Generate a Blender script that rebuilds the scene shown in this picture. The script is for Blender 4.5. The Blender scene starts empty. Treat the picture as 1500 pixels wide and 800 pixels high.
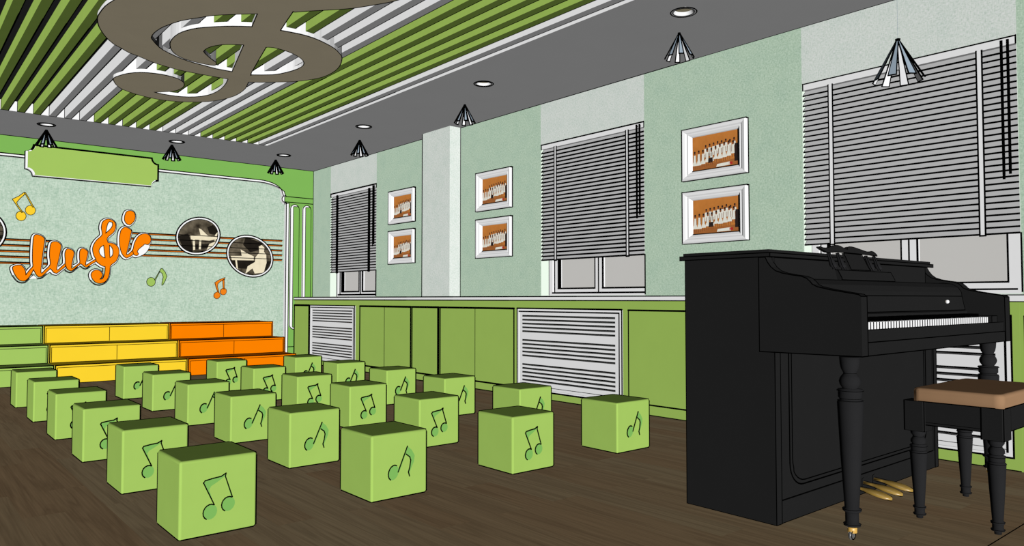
import bpy, bmesh, math, random
from mathutils import Vector
from mathutils.geometry import tessellate_polygon
random.seed(4)
SC = bpy.context.scene
COL = SC.collection
# ------------------------------------------------------------------ camera
FPX, YAW, PITCH, CAMZ = 1090.607, math.radians(40.23985), math.radians(1.9781), 1.0
cam_d = bpy.data.cameras.new('camera')
cam_d.sensor_fit = 'HORIZONTAL'; cam_d.sensor_width = 36.0
cam_d.lens = 36.0 * FPX / 1500.0
cam_d.clip_start = 0.05; cam_d.clip_end = 100
cam = bpy.data.objects.new('camera', cam_d); COL.objects.link(cam)
cam.location = (0, 0, CAMZ)
cam.rotation_euler = (math.pi / 2 + PITCH, 0, -YAW)
SC.camera = cam
_f = Vector((math.sin(YAW) * math.cos(PITCH), math.cos(YAW) * math.cos(PITCH), math.sin(PITCH)))
_r = Vector((math.cos(YAW), -math.sin(YAW), 0))
_u = _r.cross(_f)


def at(px, py, axis, val):
    """the point of the plane axis=val that the photograph shows at pixel (px, py)"""
    d = _f + _r * ((px - 750) / FPX) - _u * ((py - 400) / FPX)
    t = (val - (0, 0, CAMZ)[axis]) / d[axis]
    return Vector((0, 0, CAMZ)) + d * t


def lw(x, y):
    """radius of an inked edge line on something standing about (x, y)"""
    return 0.00112 * max(1.5, x * math.sin(YAW) + y * math.cos(YAW))


# ------------------------------------------------------------------ room measures
XW, YB, HC, XB = 5.40, 11.45, 3.105, 5.043      # window wall, stage wall, soffit, cabinet fronts
YP = 11.52                                      # wallpaper panel of the stage wall
FRONT, SIDE, UP, DOWN = 1.0, 0.69, 0.165, 0.14  # how strongly the room's light meets each direction

# ------------------------------------------------------------------ materials


def lin(c):
    c /= 255.0
    return c / 12.92 if c <= 0.04045 else ((c + 0.055) / 1.055) ** 2.4


def alb(rgb, f=1.0):
    return tuple(min(0.97, lin(v) / f) for v in rgb)


def mat(name, col, var=0.0, scale=30.0, rough=1.0, gloss=0.0, stretch=(1, 1, 1), col2=None):
    m = bpy.data.materials.new(name); m.use_nodes = True
    nt = m.node_tree; nt.nodes.clear()
    out = nt.nodes.new('ShaderNodeOutputMaterial')
    dif = nt.nodes.new('ShaderNodeBsdfDiffuse'); dif.inputs['Roughness'].default_value = 0
    dif.inputs['Color'].default_value = (*col, 1)
    if var or col2:
        tc = nt.nodes.new('ShaderNodeTexCoord'); mp = nt.nodes.new('ShaderNodeMapping')
        mp.inputs['Scale'].default_value = stretch
        nz = nt.nodes.new('ShaderNodeTexNoise'); nz.inputs['Scale'].default_value = scale
        nz.inputs['Detail'].default_value = 4
        rp = nt.nodes.new('ShaderNodeValToRGB')
        a = tuple(v * (1 - var) for v in col); b = col2 or tuple(min(1, v * (1 + var)) for v in col)
        rp.color_ramp.elements[0].position = 0.3; rp.color_ramp.elements[1].position = 0.7
        rp.color_ramp.elements[0].color = (*a, 1); rp.color_ramp.elements[1].color = (*b, 1)
        nt.links.new(tc.outputs['Object'], mp.inputs['Vector'])
        nt.links.new(mp.outputs['Vector'], nz.inputs['Vector'])
        nt.links.new(nz.outputs['Fac'], rp.inputs['Fac'])
        nt.links.new(rp.outputs['Color'], dif.inputs['Color'])
    sh = dif.outputs[0]
    if gloss:
        g = nt.nodes.new('ShaderNodeBsdfGlossy'); g.inputs['Roughness'].default_value = rough
        mx = nt.nodes.new('ShaderNodeMixShader'); mx.inputs['Fac'].default_value = gloss
        nt.links.new(sh, mx.inputs[1]); nt.links.new(g.outputs[0], mx.inputs[2]); sh = mx.outputs[0]
    nt.links.new(sh, out.inputs['Surface'])
    return m


def wallpaper(name, base, light, blotch, dark, fine=34.0):
    """woven wallpaper: fine crossed threads over soft cloudy patches"""
    m = bpy.data.materials.new(name); m.use_nodes = True
    nt = m.node_tree; nt.nodes.clear(); N, L = nt.nodes.new, nt.links.new
    out = N('ShaderNodeOutputMaterial'); dif = N('ShaderNodeBsdfDiffuse')
    tc = N('ShaderNodeTexCoord')

    def noise(scale, st, detail=3):
        mp = N('ShaderNodeMapping'); mp.inputs['Scale'].default_value = st
        nz = N('ShaderNodeTexNoise'); nz.inputs['Scale'].default_value = scale; nz.inputs['Detail'].default_value = detail
        L(tc.outputs['Object'], mp.inputs['Vector']); L(mp.outputs['Vector'], nz.inputs['Vector'])
        return nz.outputs['Fac']

    def mix(fac, a, b, lo, hi):
        mr = N('ShaderNodeMapRange'); mr.inputs['From Min'].default_value = lo; mr.inputs['From Max'].default_value = hi
        L(fac, mr.inputs['Value'])
        mx = N('ShaderNodeMix'); mx.data_type = 'RGBA'
        L(mr.outputs['Result'], mx.inputs['Factor'])
        for s, v in ((6, a), (7, b)):
            if isinstance(v, tuple): mx.inputs[s].default_value = (*v, 1)
            else: L(v, mx.inputs[s])
        return mx.outputs[2]
    c = mix(noise(7.0, (1, 1, 1), 4), base, blotch, 0.42, 0.75)
    mx = N('ShaderNodeMath'); mx.operation = 'ADD'
    L(noise(fine, (1, 1, 2.6)), mx.inputs[0]); L(noise(fine, (2.6, 2.6, 1)), mx.inputs[1])
    hf = N('ShaderNodeMath'); hf.operation = 'MULTIPLY'; hf.inputs[1].default_value = 0.5
    L(mx.outputs[0], hf.inputs[0])
    c = mix(hf.outputs[0], c, dark, 0.5, 0.28)
    c = mix(hf.outputs[0], c, light, 0.5, 0.74)
    L(c, dif.inputs['Color']); L(dif.outputs[0], out.inputs['Surface'])
    return m


def wood_floor():
    m = bpy.data.materials.new('floor_wood'); m.use_nodes = True
    nt = m.node_tree; nt.nodes.clear(); N, L = nt.nodes.new, nt.links.new
    out = N('ShaderNodeOutputMaterial'); dif = N('ShaderNodeBsdfDiffuse')
    tc = N('ShaderNodeTexCoord')
    mp = N('ShaderNodeMapping'); mp.inputs['Rotation'].default_value = (0, 0, math.pi / 2)
    L(tc.outputs['Object'], mp.inputs['Vector'])
    br = N('ShaderNodeTexBrick'); br.inputs['Scale'].default_value = 1.0
    br.inputs['Brick Width'].default_value = 1.35; br.inputs['Row Height'].default_value = 0.17
    br.inputs['Mortar Size'].default_value = 0.0012; br.inputs['Mortar Smooth'].default_value = 0.4
    br.offset = 0.37; br.inputs['Bias'].default_value = 0
    br.inputs['Color1'].default_value = (0.0, 0, 0, 1); br.inputs['Color2'].default_value = (1, 1, 1, 1)
    br.inputs['Mortar'].default_value = (0.1, 0.1, 0.1, 1)
    L(mp.outputs['Vector'], br.inputs['Vector'])
    base = N('ShaderNodeValToRGB'); e = base.color_ramp.elements
    e[0].color = (*alb((83, 68, 50), DOWN), 1); e[1].color = (*alb((86, 75, 57), DOWN), 1)
    L(br.outputs['Color'], base.inputs['Fac'])
    # grain runs along the boards (room's long axis)
    mp2 = N('ShaderNodeMapping'); mp2.inputs['Scale'].default_value = (5.5, 0.28, 1)
    off = N('ShaderNodeMix'); off.data_type = 'VECTOR'
    ad = N('ShaderNodeVectorMath'); ad.operation = 'MULTIPLY_ADD'
    L(br.outputs['Color'], ad.inputs[0]); ad.inputs[1].default_value = (3.1, 7.7, 0)
    L(tc.outputs['Object'], ad.inputs[2]); L(ad.outputs[0], mp2.inputs['Vector'])
    wv = N('ShaderNodeTexNoise'); wv.inputs['Scale'].default_value = 1.6; wv.inputs['Detail'].default_value = 5
    wv.inputs['Distortion'].default_value = 1.1
    L(mp2.outputs['Vector'], wv.inputs['Vector'])
    ring = N('ShaderNodeMath'); ring.operation = 'MULTIPLY'; ring.inputs[1].default_value = 9.0
    L(wv.outputs['Fac'], ring.inputs[0])
    fr = N('ShaderNodeMath'); fr.operation = 'PINGPONG'; fr.inputs[1].default_value = 1.0
    L(ring.outputs[0], fr.inputs[0])
    dk = N('ShaderNodeMix'); dk.data_type = 'RGBA'; dk.blend_type = 'MULTIPLY'
    gr = N('ShaderNodeValToRGB'); ge = gr.color_ramp.elements
    ge[0].color = (0.84, 0.83, 0.83, 1); ge[1].color = (1.06, 1.07, 1.07, 1); ge[0].position = 0.0; ge[1].position = 0.75
    L(fr.outputs[0], gr.inputs['Fac'])
    dk.inputs[0].default_value = 0.85
    L(base.outputs['Color'], dk.inputs[6]); L(gr.outputs['Color'], dk.inputs[7])
    mp3 = N('ShaderNodeMapping'); mp3.inputs['Scale'].default_value = (70.0, 1.5, 1)
    L(ad.outputs[0], mp3.inputs['Vector'])
    fn = N('ShaderNodeTexNoise'); fn.inputs['Scale'].default_value = 1.5; fn.inputs['Detail'].default_value = 3
    L(mp3.outputs['Vector'], fn.inputs['Vector'])
    fr2 = N('ShaderNodeValToRGB'); fr2.color_ramp.elements[0].position = .3; fr2.color_ramp.elements[1].position = .7
    fr2.color_ramp.elements[0].color = (.86, .86, .86, 1); fr2.color_ramp.elements[1].color = (1.1, 1.1, 1.1, 1)
    L(fn.outputs['Fac'], fr2.inputs['Fac'])
    dk2 = N('ShaderNodeMix'); dk2.data_type = 'RGBA'; dk2.blend_type = 'MULTIPLY'; dk2.inputs[0].default_value = 1
    L(dk.outputs[2], dk2.inputs[6]); L(fr2.outputs['Color'], dk2.inputs[7])
    L(dk2.outputs[2], dif.inputs['Color']); L(dif.outputs[0], out.inputs['Surface'])
    return m


M = {}
M['ink'] = mat('ink_black', (0.0008, 0.0008, 0.0008))
M['white'] = mat('white_paint', (0.96, 0.96, 0.96))
M['trimwhite'] = mat('white_satin', alb((224, 224, 224), SIDE), 0.01, 8)
M['soffit'] = mat('soffit_paint', alb((112, 112, 112), UP), 0.01, 3)
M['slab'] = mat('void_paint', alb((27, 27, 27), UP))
M['bat_g'] = mat('batten_green', alb((140, 168, 80), SIDE), 0.03, 6)
M['clef'] = mat('clef_cream', alb((112, 104, 88), UP), 0.02, 5)
M['cube'] = mat('stool_green', alb((164, 199, 97)), 0.015, 9)
M['note'] = mat('note_green', alb((126, 183, 92)))
M['cab'] = mat('cabinet_green', alb((138, 166, 80), SIDE), 0.015, 4)
M['edge_g'] = mat('stage_wall_green', alb((127, 182, 88)), 0.01, 4)
M['sign'] = mat('sign_green', alb((163, 197, 96)), 0.01, 5)
M['yellow'] = mat('riser_yellow', alb((255, 212, 48)), 0.01, 4)
M['orange'] = mat('riser_orange', alb((255, 130, 0)), 0.01, 4)
M['lime'] = mat('riser_green', alb((163, 199, 98)), 0.01, 4)
M['stave'] = mat('stave_orange', alb((205, 110, 35)), 0.03, 9)
M['letter'] = mat('letter_orange', alb((255, 131, 5)))
M['note_y'] = mat('note_yellow', alb((255, 208, 50)))
M['note_o'] = mat('note_orange', alb((240, 130, 25)))
M['note_l'] = mat('note_lime', alb((160, 195, 95)))
M['mint'] = mat('reveal_mint', (0.85, 0.97, 0.84))
M['paper_back'] = wallpaper('wallpaper_sage_stage', alb((191, 212, 192)), alb((214, 229, 214)), alb((179, 203, 182)), alb((156, 184, 163)), 30)
M['paper_g'] = wallpaper('wallpaper_sage', alb((166, 187, 166), SIDE), alb((190, 207, 190), SIDE), alb((158, 181, 161), SIDE), alb((136, 162, 140), SIDE), 50)
M['paper_w'] = wallpaper('wallpaper_pale', alb((196, 203, 196), SIDE), alb((219, 223, 219), SIDE), alb((188, 198, 190), SIDE), alb((166, 179, 169), SIDE), 50)
M['slat'] = mat('blind_slat', alb((177, 177, 177), 0.66))
M['rail'] = mat('blind_rail', alb((226, 226, 226), SIDE))
M['louv'] = mat('radiator_white', alb((207, 207, 207), SIDE))
M['louv_b'] = mat('radiator_frame_white', alb((222, 222, 222), SIDE))
M['worktop'] = mat('worktop_white', alb((218, 216, 214), SIDE), 0.01, 6)
M['floor'] = wood_floor()
M['piano'] = mat('piano_black', alb((35, 35, 35)), 0.02, 6)
M['ebony'] = mat('ebony_black', alb((39, 39, 40)), 0.02, 6)
M['key'] = mat('ivory_white', (0.95, 0.95, 0.95))
M['brass'] = mat('brass', alb((226, 178, 85)), 0.05, 20, rough=0.45, gloss=0.12)
M['pedal'] = mat('pedal_brass', alb((176, 142, 66)), 0.08, 20, rough=0.4, gloss=0.08)
M['caster'] = mat('caster_grey', alb((95, 95, 95)), rough=0.4, gloss=0.1)
M['cushion'] = mat('cushion_tan', alb((158, 124, 93)), 0.02, 12)
M['steel'] = mat('lamp_bluegrey', alb((150, 165, 178)))
M['shade'] = mat('lamp_white', (0.95, 0.95, 0.96))
M['lens'] = mat('downlight_lens', alb((108, 102, 84), UP))
M['sep_d'] = mat('sepia_dark', alb((62, 55, 44)), 0.45, 9, col2=alb((118, 108, 90)))
M['sep_k'] = mat('sepia_black', alb((34, 30, 25)), 0.2, 14)
M['sep_l'] = mat('sepia_cream', alb((238, 226, 195)), 0.06, 12)
M['ph_bg'] = mat('photo_ochre', alb((178, 112, 52), SIDE), 0.12, 9)
M['ph_fl'] = mat('photo_floor', alb((150, 92, 48), SIDE), 0.1, 14)
M['ph_wh'] = mat('photo_dress', alb((222, 212, 200), SIDE), 0.06, 40)
M['ph_sk'] = mat('photo_skin', alb((120, 72, 48), SIDE))
M['ph_dk'] = mat('photo_dark', alb((40, 32, 30), SIDE))
M['ph_rd'] = mat('photo_red', alb((165, 45, 40), SIDE))


def pane_material():
    """grey daylit glazing: mostly milky, a little of it clear and a little reflecting"""
    m = bpy.data.materials.new('window_glass'); m.use_nodes = True
    nt = m.node_tree; nt.nodes.clear(); N, L = nt.nodes.new, nt.links.new
    out = N('ShaderNodeOutputMaterial'); d = N('ShaderNodeBsdfDiffuse'); t = N('ShaderNodeBsdfTransparent')
    nz = N('ShaderNodeTexNoise'); nz.inputs['Scale'].default_value = 1.2
    rp = N('ShaderNodeValToRGB')
    rp.color_ramp.elements[0].color = (*alb((177, 175, 171), 0.62), 1)
    rp.color_ramp.elements[1].color = (*alb((179, 178, 175), 0.62), 1)
    L(nz.outputs['Fac'], rp.inputs['Fac']); L(rp.outputs['Color'], d.inputs['Color'])
    t.inputs['Color'].default_value = (0.8, 0.8, 0.8, 1)
    mx = N('ShaderNodeMixShader'); mx.inputs['Fac'].default_value = 0.1
    L(d.outputs[0], mx.inputs[1]); L(t.outputs[0], mx.inputs[2]); L(mx.outputs[0], out.inputs['Surface'])
    return m


M['glass'] = pane_material()

# ------------------------------------------------------------------ mesh builder


class MB:
    def __init__(s):
        s.v, s.f, s.m, s.sm = [], [], [], []

    def add(s, vs, fs, m, smooth=False):
        b = len(s.v); s.v += [Vector(v) for v in vs]
        for f in fs:
            s.f.append([b + i for i in f]); s.m.append(m); s.sm.append(smooth)
        return s

    def box(s, x0, x1, y0, y1, z0, z1, m):
        vs = [(x, y, z) for x in (x0, x1) for y in (y0, y1) for z in (z0, z1)]
        return s.add(vs, [(0, 1, 3, 2), (4, 6, 7, 5), (0, 4, 5, 1), (2, 3, 7, 6), (0, 2, 6, 4), (1, 5, 7, 3)], m)

    def prism(s, loops, f0, f1, m, ms=None, mb=None):
        """2D loops (outer first, then holes) extruded between f0 and f1, which map (a, b) to points"""
        loops = [list(l) for l in loops]
        flat = [p for l in loops for p in l]
        tri = tessellate_polygon([[Vector((a, b, 0)) for a, b in l] for l in loops])
        n = len(flat)
        vs = [f0(*p) for p in flat] + [f1(*p) for p in flat]
        s.add(vs, [tuple(t) for t in tri], m)
        b = len(s.v) - 2 * n
        for t in tri:
            s.f.append([b + n + i for i in reversed(t)]); s.m.append(mb or ms or m); s.sm.append(False)
        k = 0
        for l in loops:
            for i in range(len(l)):
                a, c = k + i, k + (i + 1) % len(l)
                s.f.append([b + a, b + c, b + n + c, b + n + a]); s.m.append(ms or m); s.sm.append(False)
            k += len(l)
        return s

    def line(s, p, q, r, m=None, n=4, ext=None):
        p, q = Vector(p), Vector(q); d = q - p
        if d.length < 1e-6: return s
        d.normalize(); e = r * 0.7 if ext is None else ext
        p, q = p - d * e, q + d * e
        a = d.orthogonal().normalized(); b = d.cross(a)
        vs = []
        for o in (p, q):
            for k in range(n):
                t = 2 * math.pi * (k + .5) / n
                vs.append(o + a * (math.cos(t) * r) + b * (math.sin(t) * r))
        fs = [(k, (k + 1) % n, n + (k + 1) % n, n + k) for k in range(n)]
        return s.add(vs, fs + [tuple(range(n))[::-1], tuple(range(n, 2 * n))], m or M['ink'])

    def path(s, pts, r, m=None, closed=False, n=4):
        pts = [Vector(p) for p in pts]
        for i in range(len(pts) if closed else len(pts) - 1):
            s.line(pts[i], pts[(i + 1) % len(pts)], r, m, n)
        return s

    def lathe(s, prof, cx, cy, m, n=20):
        """prof: list of (radius, z)"""
        vs, fs = [], []
        for r, z in prof:
            for k in range(n):
                t = 2 * math.pi * k / n
                vs.append((cx + r * math.cos(t), cy + r * math.sin(t), z))
        for i in range(len(prof) - 1):
            for k in range(n):
                a, b = i * n + k, i * n + (k + 1) % n
                fs.append((a, b, b + n, a + n))
        fs.append(tuple(range(n))[::-1]); fs.append(tuple((len(prof) - 1) * n + k for k in range(n)))
        b = len(s.f)
        s.add(vs, fs, m, True); s.sm[-1] = s.sm[-2] = False
        return s

    def ball(s, c, rx, ry, rz, m, n=14, rings=8):
        vs, fs = [], []
        for i in range(rings + 1):
            ph = math.pi * i / rings
            for k in range(n):
                t = 2 * math.pi * k / n
                vs.append((c[0] + rx * math.sin(ph) * math.cos(t), c[1] + ry * math.sin(ph) * math.sin(t), c[2] + rz * math.cos(ph)))
        for i in range(rings):
            for k in range(n):
                a, b = i * n + k, i * n + (k + 1) % n
                fs.append((a, a + n, b + n, b))
        return s.add(vs, fs, m, True)

    def build(s, name, parent=None, fix=True):
        o0 = Vector((0, 0, 0))
        p = parent
        while p is not None:
            o0 = o0 + p.location; p = p.parent
        return s._mk(name, parent, o0, fix)

    def _mk(s, name, parent, o0, fix):
        me = bpy.data.meshes.new(name)
        me.from_pydata([v - o0 for v in s.v], [], s.f)
        mats = []
        for m in s.m:
            if m not in mats: mats.append(m)
        for m in mats: me.materials.append(m)
        for p, m, sm in zip(me.polygons, s.m, s.sm):
            p.material_index = mats.index(m); p.use_smooth = sm
        if fix:
            bm = bmesh.new(); bm.from_mesh(me)
            bmesh.ops.recalc_face_normals(bm, faces=bm.faces)
            bm.to_mesh(me); bm.free()
        o = bpy.data.objects.new(name, me); COL.objects.link(o)
        if parent is not None: o.parent = parent
        return o


def boxlines(b, x0, x1, y0, y1, z0, z1, r, skip=''):
    """inked edges of a box as seen from the room's open end: faces -x and -y"""
    P = lambda x, y, z: Vector((x, y, z))
    E = {'a': (P(x0, y0, z0), P(x0, y0, z1)), 'b': (P(x1, y0, z0), P(x1, y0, z1)), 'c': (P(x0, y1, z0), P(x0, y1, z1)),
         'd': (P(x0, y0, z0), P(x1, y0, z0)), 'e': (P(x0, y0, z1), P(x1, y0, z1)),
         'f': (P(x0, y0, z0), P(x0, y1, z0)), 'g': (P(x0, y0, z1), P(x0, y1, z1)),
         'h': (P(x1, y0, z1), P(x1, y1, z1)), 'i': (P(x0, y1, z1), P(x1, y1, z1))}
    for k, (p, q) in E.items():
        if k not in skip: b.line(p, q, r)
    return b


def tag(o, label, cat, group=None):
    o['label'] = label; o['category'] = cat; o['kind'] = 'thing'
    if group: o['group'] = group
    return o


def struct(o, label=None, cat=None):
    o['kind'] = 'structure'
    if label: o['label'] = label
    if cat: o['category'] = cat
    return o


def empty(name, loc, label, cat, group=None):
    o = bpy.data.objects.new(name, None); COL.objects.link(o); o.location = loc
    o.empty_display_size = 0.1
    return tag(o, label, cat, group)


def dup(o, loc, label):
    c = o.copy(); COL.objects.link(c); c.location = loc; c['label'] = label
    for ch in o.children:
        k = ch.copy(); COL.objects.link(k); k.parent = c
        for g in ch.children:
            h = g.copy(); COL.objects.link(h); h.parent = k
    return c


X2 = lambda y: (lambda a, b: Vector((a, y, b)))       # (x, z) on a plane facing the room's open end
YZ = lambda x: (lambda a, b: Vector((x, a, b)))       # (y, z) on a plane parallel to the window wall
XY = lambda z: (lambda a, b: Vector((a, b, z)))


def arc(cx, cy, rx, ry, a0, a1, n):
    return [(cx + rx * math.cos(math.radians(a0 + (a1 - a0) * i / n)), cy + ry * math.sin(math.radians(a0 + (a1 - a0) * i / n))) for i in range(n + 1)]


def ellipse(cx, cy, a, b, rot, n=40):
    c, s = math.cos(math.radians(rot)), math.sin(math.radians(rot)); o = []
    for i in range(n):
        t = 2 * math.pi * i / n
        x, y = a * math.cos(t), b * math.sin(t); o.append((cx + x * c - y * s, cy + x * s + y * c))
    return o


def smooth_loop(pts, n=3, closed=True):
    """Catmull-Rom through traced points"""
    N = len(pts); o = []
    for i in range(N):
        p0, p1, p2, p3 = (pts[(i + k) % N] for k in (-1, 0, 1, 2))
        # keep sharp corners
        def turn(a, b, c):
            v1 = Vector((b[0] - a[0], b[1] - a[1])); v2 = Vector((c[0] - b[0], c[1] - b[1]))
            return v1.angle(v2, 0) if v1.length > 1e-9 and v2.length > 1e-9 else 0
        if turn(p0, p1, p2) > 1.0: p0 = p1
        if turn(p1, p2, p3) > 1.0: p3 = p2
        for k in range(n):
            t = k / n
            o.append(tuple(0.5 * (2 * b + (c - a) * t + (2 * a - 5 * b + 4 * c - d) * t * t + (3 * b - a - 3 * c + d) * t ** 3) for a, b, c, d in zip(p0, p1, p2, p3)))
    return o


def offset_loop(pts, d):
    N = len(pts); area = sum(pts[i][0] * pts[(i + 1) % N][1] - pts[(i + 1) % N][0] * pts[i][1] for i in range(N))
    sg = 1 if area > 0 else -1; o = []
    for i in range(N):
        a, b, c = (Vector(pts[(i + k) % N]) for k in (-1, 0, 1))
        t = (c - a)
        if t.length < 1e-9: o.append(tuple(b)); continue
        t.normalize(); o.append((b.x + sg * t.y * d, b.y - sg * t.x * d))
    return o


# ------------------------------------------------------------------ floor and ceiling
b = MB(); b.box(-4.0, XW + 0.24, -1.5, YP + 0.1, -0.1, 0.0, M['floor'])
b.line((2.2, 1.083, 0.0), (XB, 1.083, 0.0), 0.0028)
struct(b.build('floor'))

OX, OY = 4.016, 9.95                                  # edges of the sunken part of the ceiling
b = MB()
DL = [(1.472, 10.437), (2.968, 10.447), (4.450, 10.430), (4.447, 8.057), (4.447, 5.684), (4.445, 3.303)]
hole = lambda x, y: [(x + .080 * math.cos(2 * math.pi * k / 28), y + .080 * math.sin(2 * math.pi * k / 28)) for k in range(28)]
b.prism([[(OX, -1.5), (XW + 0.24, -1.5), (XW + 0.24, YP + 0.1), (OX, YP + 0.1)]] + [hole(*p) for p in DL[2:]], XY(HC), XY(HC + 0.3), M['soffit'])
b.prism([[(-4.0, OY), (OX, OY), (OX, YP + 0.1), (-4.0, YP + 0.1)]] + [hole(*p) for p in DL[:2]], XY(HC), XY(HC + 0.3), M['soffit'])
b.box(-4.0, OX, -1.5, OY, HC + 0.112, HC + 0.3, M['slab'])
# white lining of the opening
b.box(OX - 0.012, OX, -1.5, OY, HC, HC + 0.112, M['trimwhite'])
b.box(-4.0, OX - 0.012, OY - 0.012, OY, HC, HC + 0.112, M['white'])
b.line((XW, -1.5, HC), (XW, 4, HC), 0.0035); b.line((XW, 4, HC), (XW, YB, HC), 0.006)
b.line((-1, YB, HC), (XW, YB, HC), 0.008)
struct(b.build('ceiling'))

# ------------------------------------------------------------------ window wall
WIN = [(9.395, 10.83), (4.47, 5.90), (1.48, 2.91)]
WZ0, WZ1, RD = 1.03, 2.66, 0.24
b = MB()


def wallpiece(y0, y1, z0, z1, m):
    b.box(XW, XW + RD, y0, y1, z0, z1, m)


edges = [-1.5]
for y0, y1 in reversed(WIN): edges += [y0, y1]
edges.append(YP)
for i in range(0, len(edges), 2): wallpiece(edges[i], edges[i + 1], 0, HC, M['paper_g'])
for y0, y1 in WIN:
    wallpiece(y0, y1, WZ1, HC, M['paper_w']); wallpiece(y0, y1, 0, WZ0, M['paper_w'])
    b.box(XW + 0.001, XW + RD, y1 - 0.004, y1 + 0.001, WZ0, WZ1, M['mint'])      # painted reveals
    b.box(XW + 0.001, XW + RD, y0 - 0.001, y0 + 0.004, WZ0, WZ1, M['mint'])
    b.box(XW + 0.001, XW + RD, y0, y1, WZ0 - 0.001, WZ0 + 0.004, M['mint'])
    b.line((XW, y0, 1.045), (XW, y0, 1.41), lw(XW, y0))
struct(b.build('wall_right'))

b = MB()
PX, PY0, PY1 = 5.237, 7.36, 7.962
b.box(PX, XW, PY0, PY1, 1.023, HC, M['paper_w'])
b.line((PX, PY1, 1.03), (PX, PY1, HC), 0.008); b.line((XW, PY0, 1.03), (XW, PY0, HC), 0.006)
struct(b.build('pillar'), 'pale papered pillar standing out from the window wall', 'pillar')


def window(n, y0, y1, seam):
    root = bpy.data.objects.new('window_%d' % n, None); COL.objects.link(root)
    root.location = (XW + 0.15, y0, WZ0); struct(root)
    X = XW + 0.15; r = lw(X, (y0 + y1) / 2); z0, z1 = WZ0 + 0.004, WZ1
    f = MB()
    w = 0.06
    f.box(X - 0.035, X + 0.07, y0, y1, z0, z0 + 0.028, M['trimwhite'])
    f.box(X - 0.035, X + 0.04, y0, y1, z1 - w, z1, M['trimwhite'])
    f.box(X - 0.035, X + 0.04, y0, y0 + w, z0, z1, M['trimwhite'])
    f.box(X - 0.035, X + 0.04, y1 - w, y1, z0, z1, M['trimwhite'])
    f.line((X - 0.035, y1, z0), (X - 0.035, y1, z1), r); f.line((X - 0.035, y0 + w, z0 + .028), (X - 0.035, y1 - w, z0 + .028), r)
    f.build('window_frame', root)
    for k, (a, c, dx) in enumerate(((y0 + w, seam, 0.0), (seam, y1 - w, 0.006))):
        s = MB(); t = 0.055; zb = z0 + 0.028; XX = X + dx
        s.box(XX - 0.01, XX + 0.06, a, c, zb, zb + 0.047, M['trimwhite'])
        s.box(XX - 0.01, XX + 0.06, a, c, z1 - w - 0.047, z1 - w, M['trimwhite'])
        s.box(XX - 0.01, XX + 0.06, a, a + t, zb, z1 - w, M['trimwhite'])
        s.box(XX - 0.01, XX + 0.06, c - t, c, zb, z1 - w, M['trimwhite'])
        s.path([(XX - .01, a, zb), (XX - .01, a, z1 - w), (XX - .01, c, z1 - w), (XX - .01, c, zb)], r)
        s.path([(XX - .01, a + t, zb + .047), (XX - .01, a + t, z1 - w), (XX - .01, c - t, z1 - w), (XX - .01, c - t, zb + .047)], r, closed=True)
        # dark gasket on the far stile
        s.box(XX - 0.004, XX + (0.006 if k == 0 else 0.034), c - t - 0.003, c - t, zb + 0.047, z1 - w - 0.047, M['ink'])
        sash = s.build('window_sash', root)
        g = MB(); g.box(XX + (0.024 if k == 0 else 0.044), XX + (0.03 if k == 0 else 0.05), a + t, c - t - .003, zb + 0.047, z1 - w - 0.047, M['glass'])
        g.build('pane', sash)


for n, (y0, y1), seam in ((1, WIN[0], 10.10), (2, WIN[1], 5.19), (3, WIN[2], 2.20)): window(n, y0, y1, seam)


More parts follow.
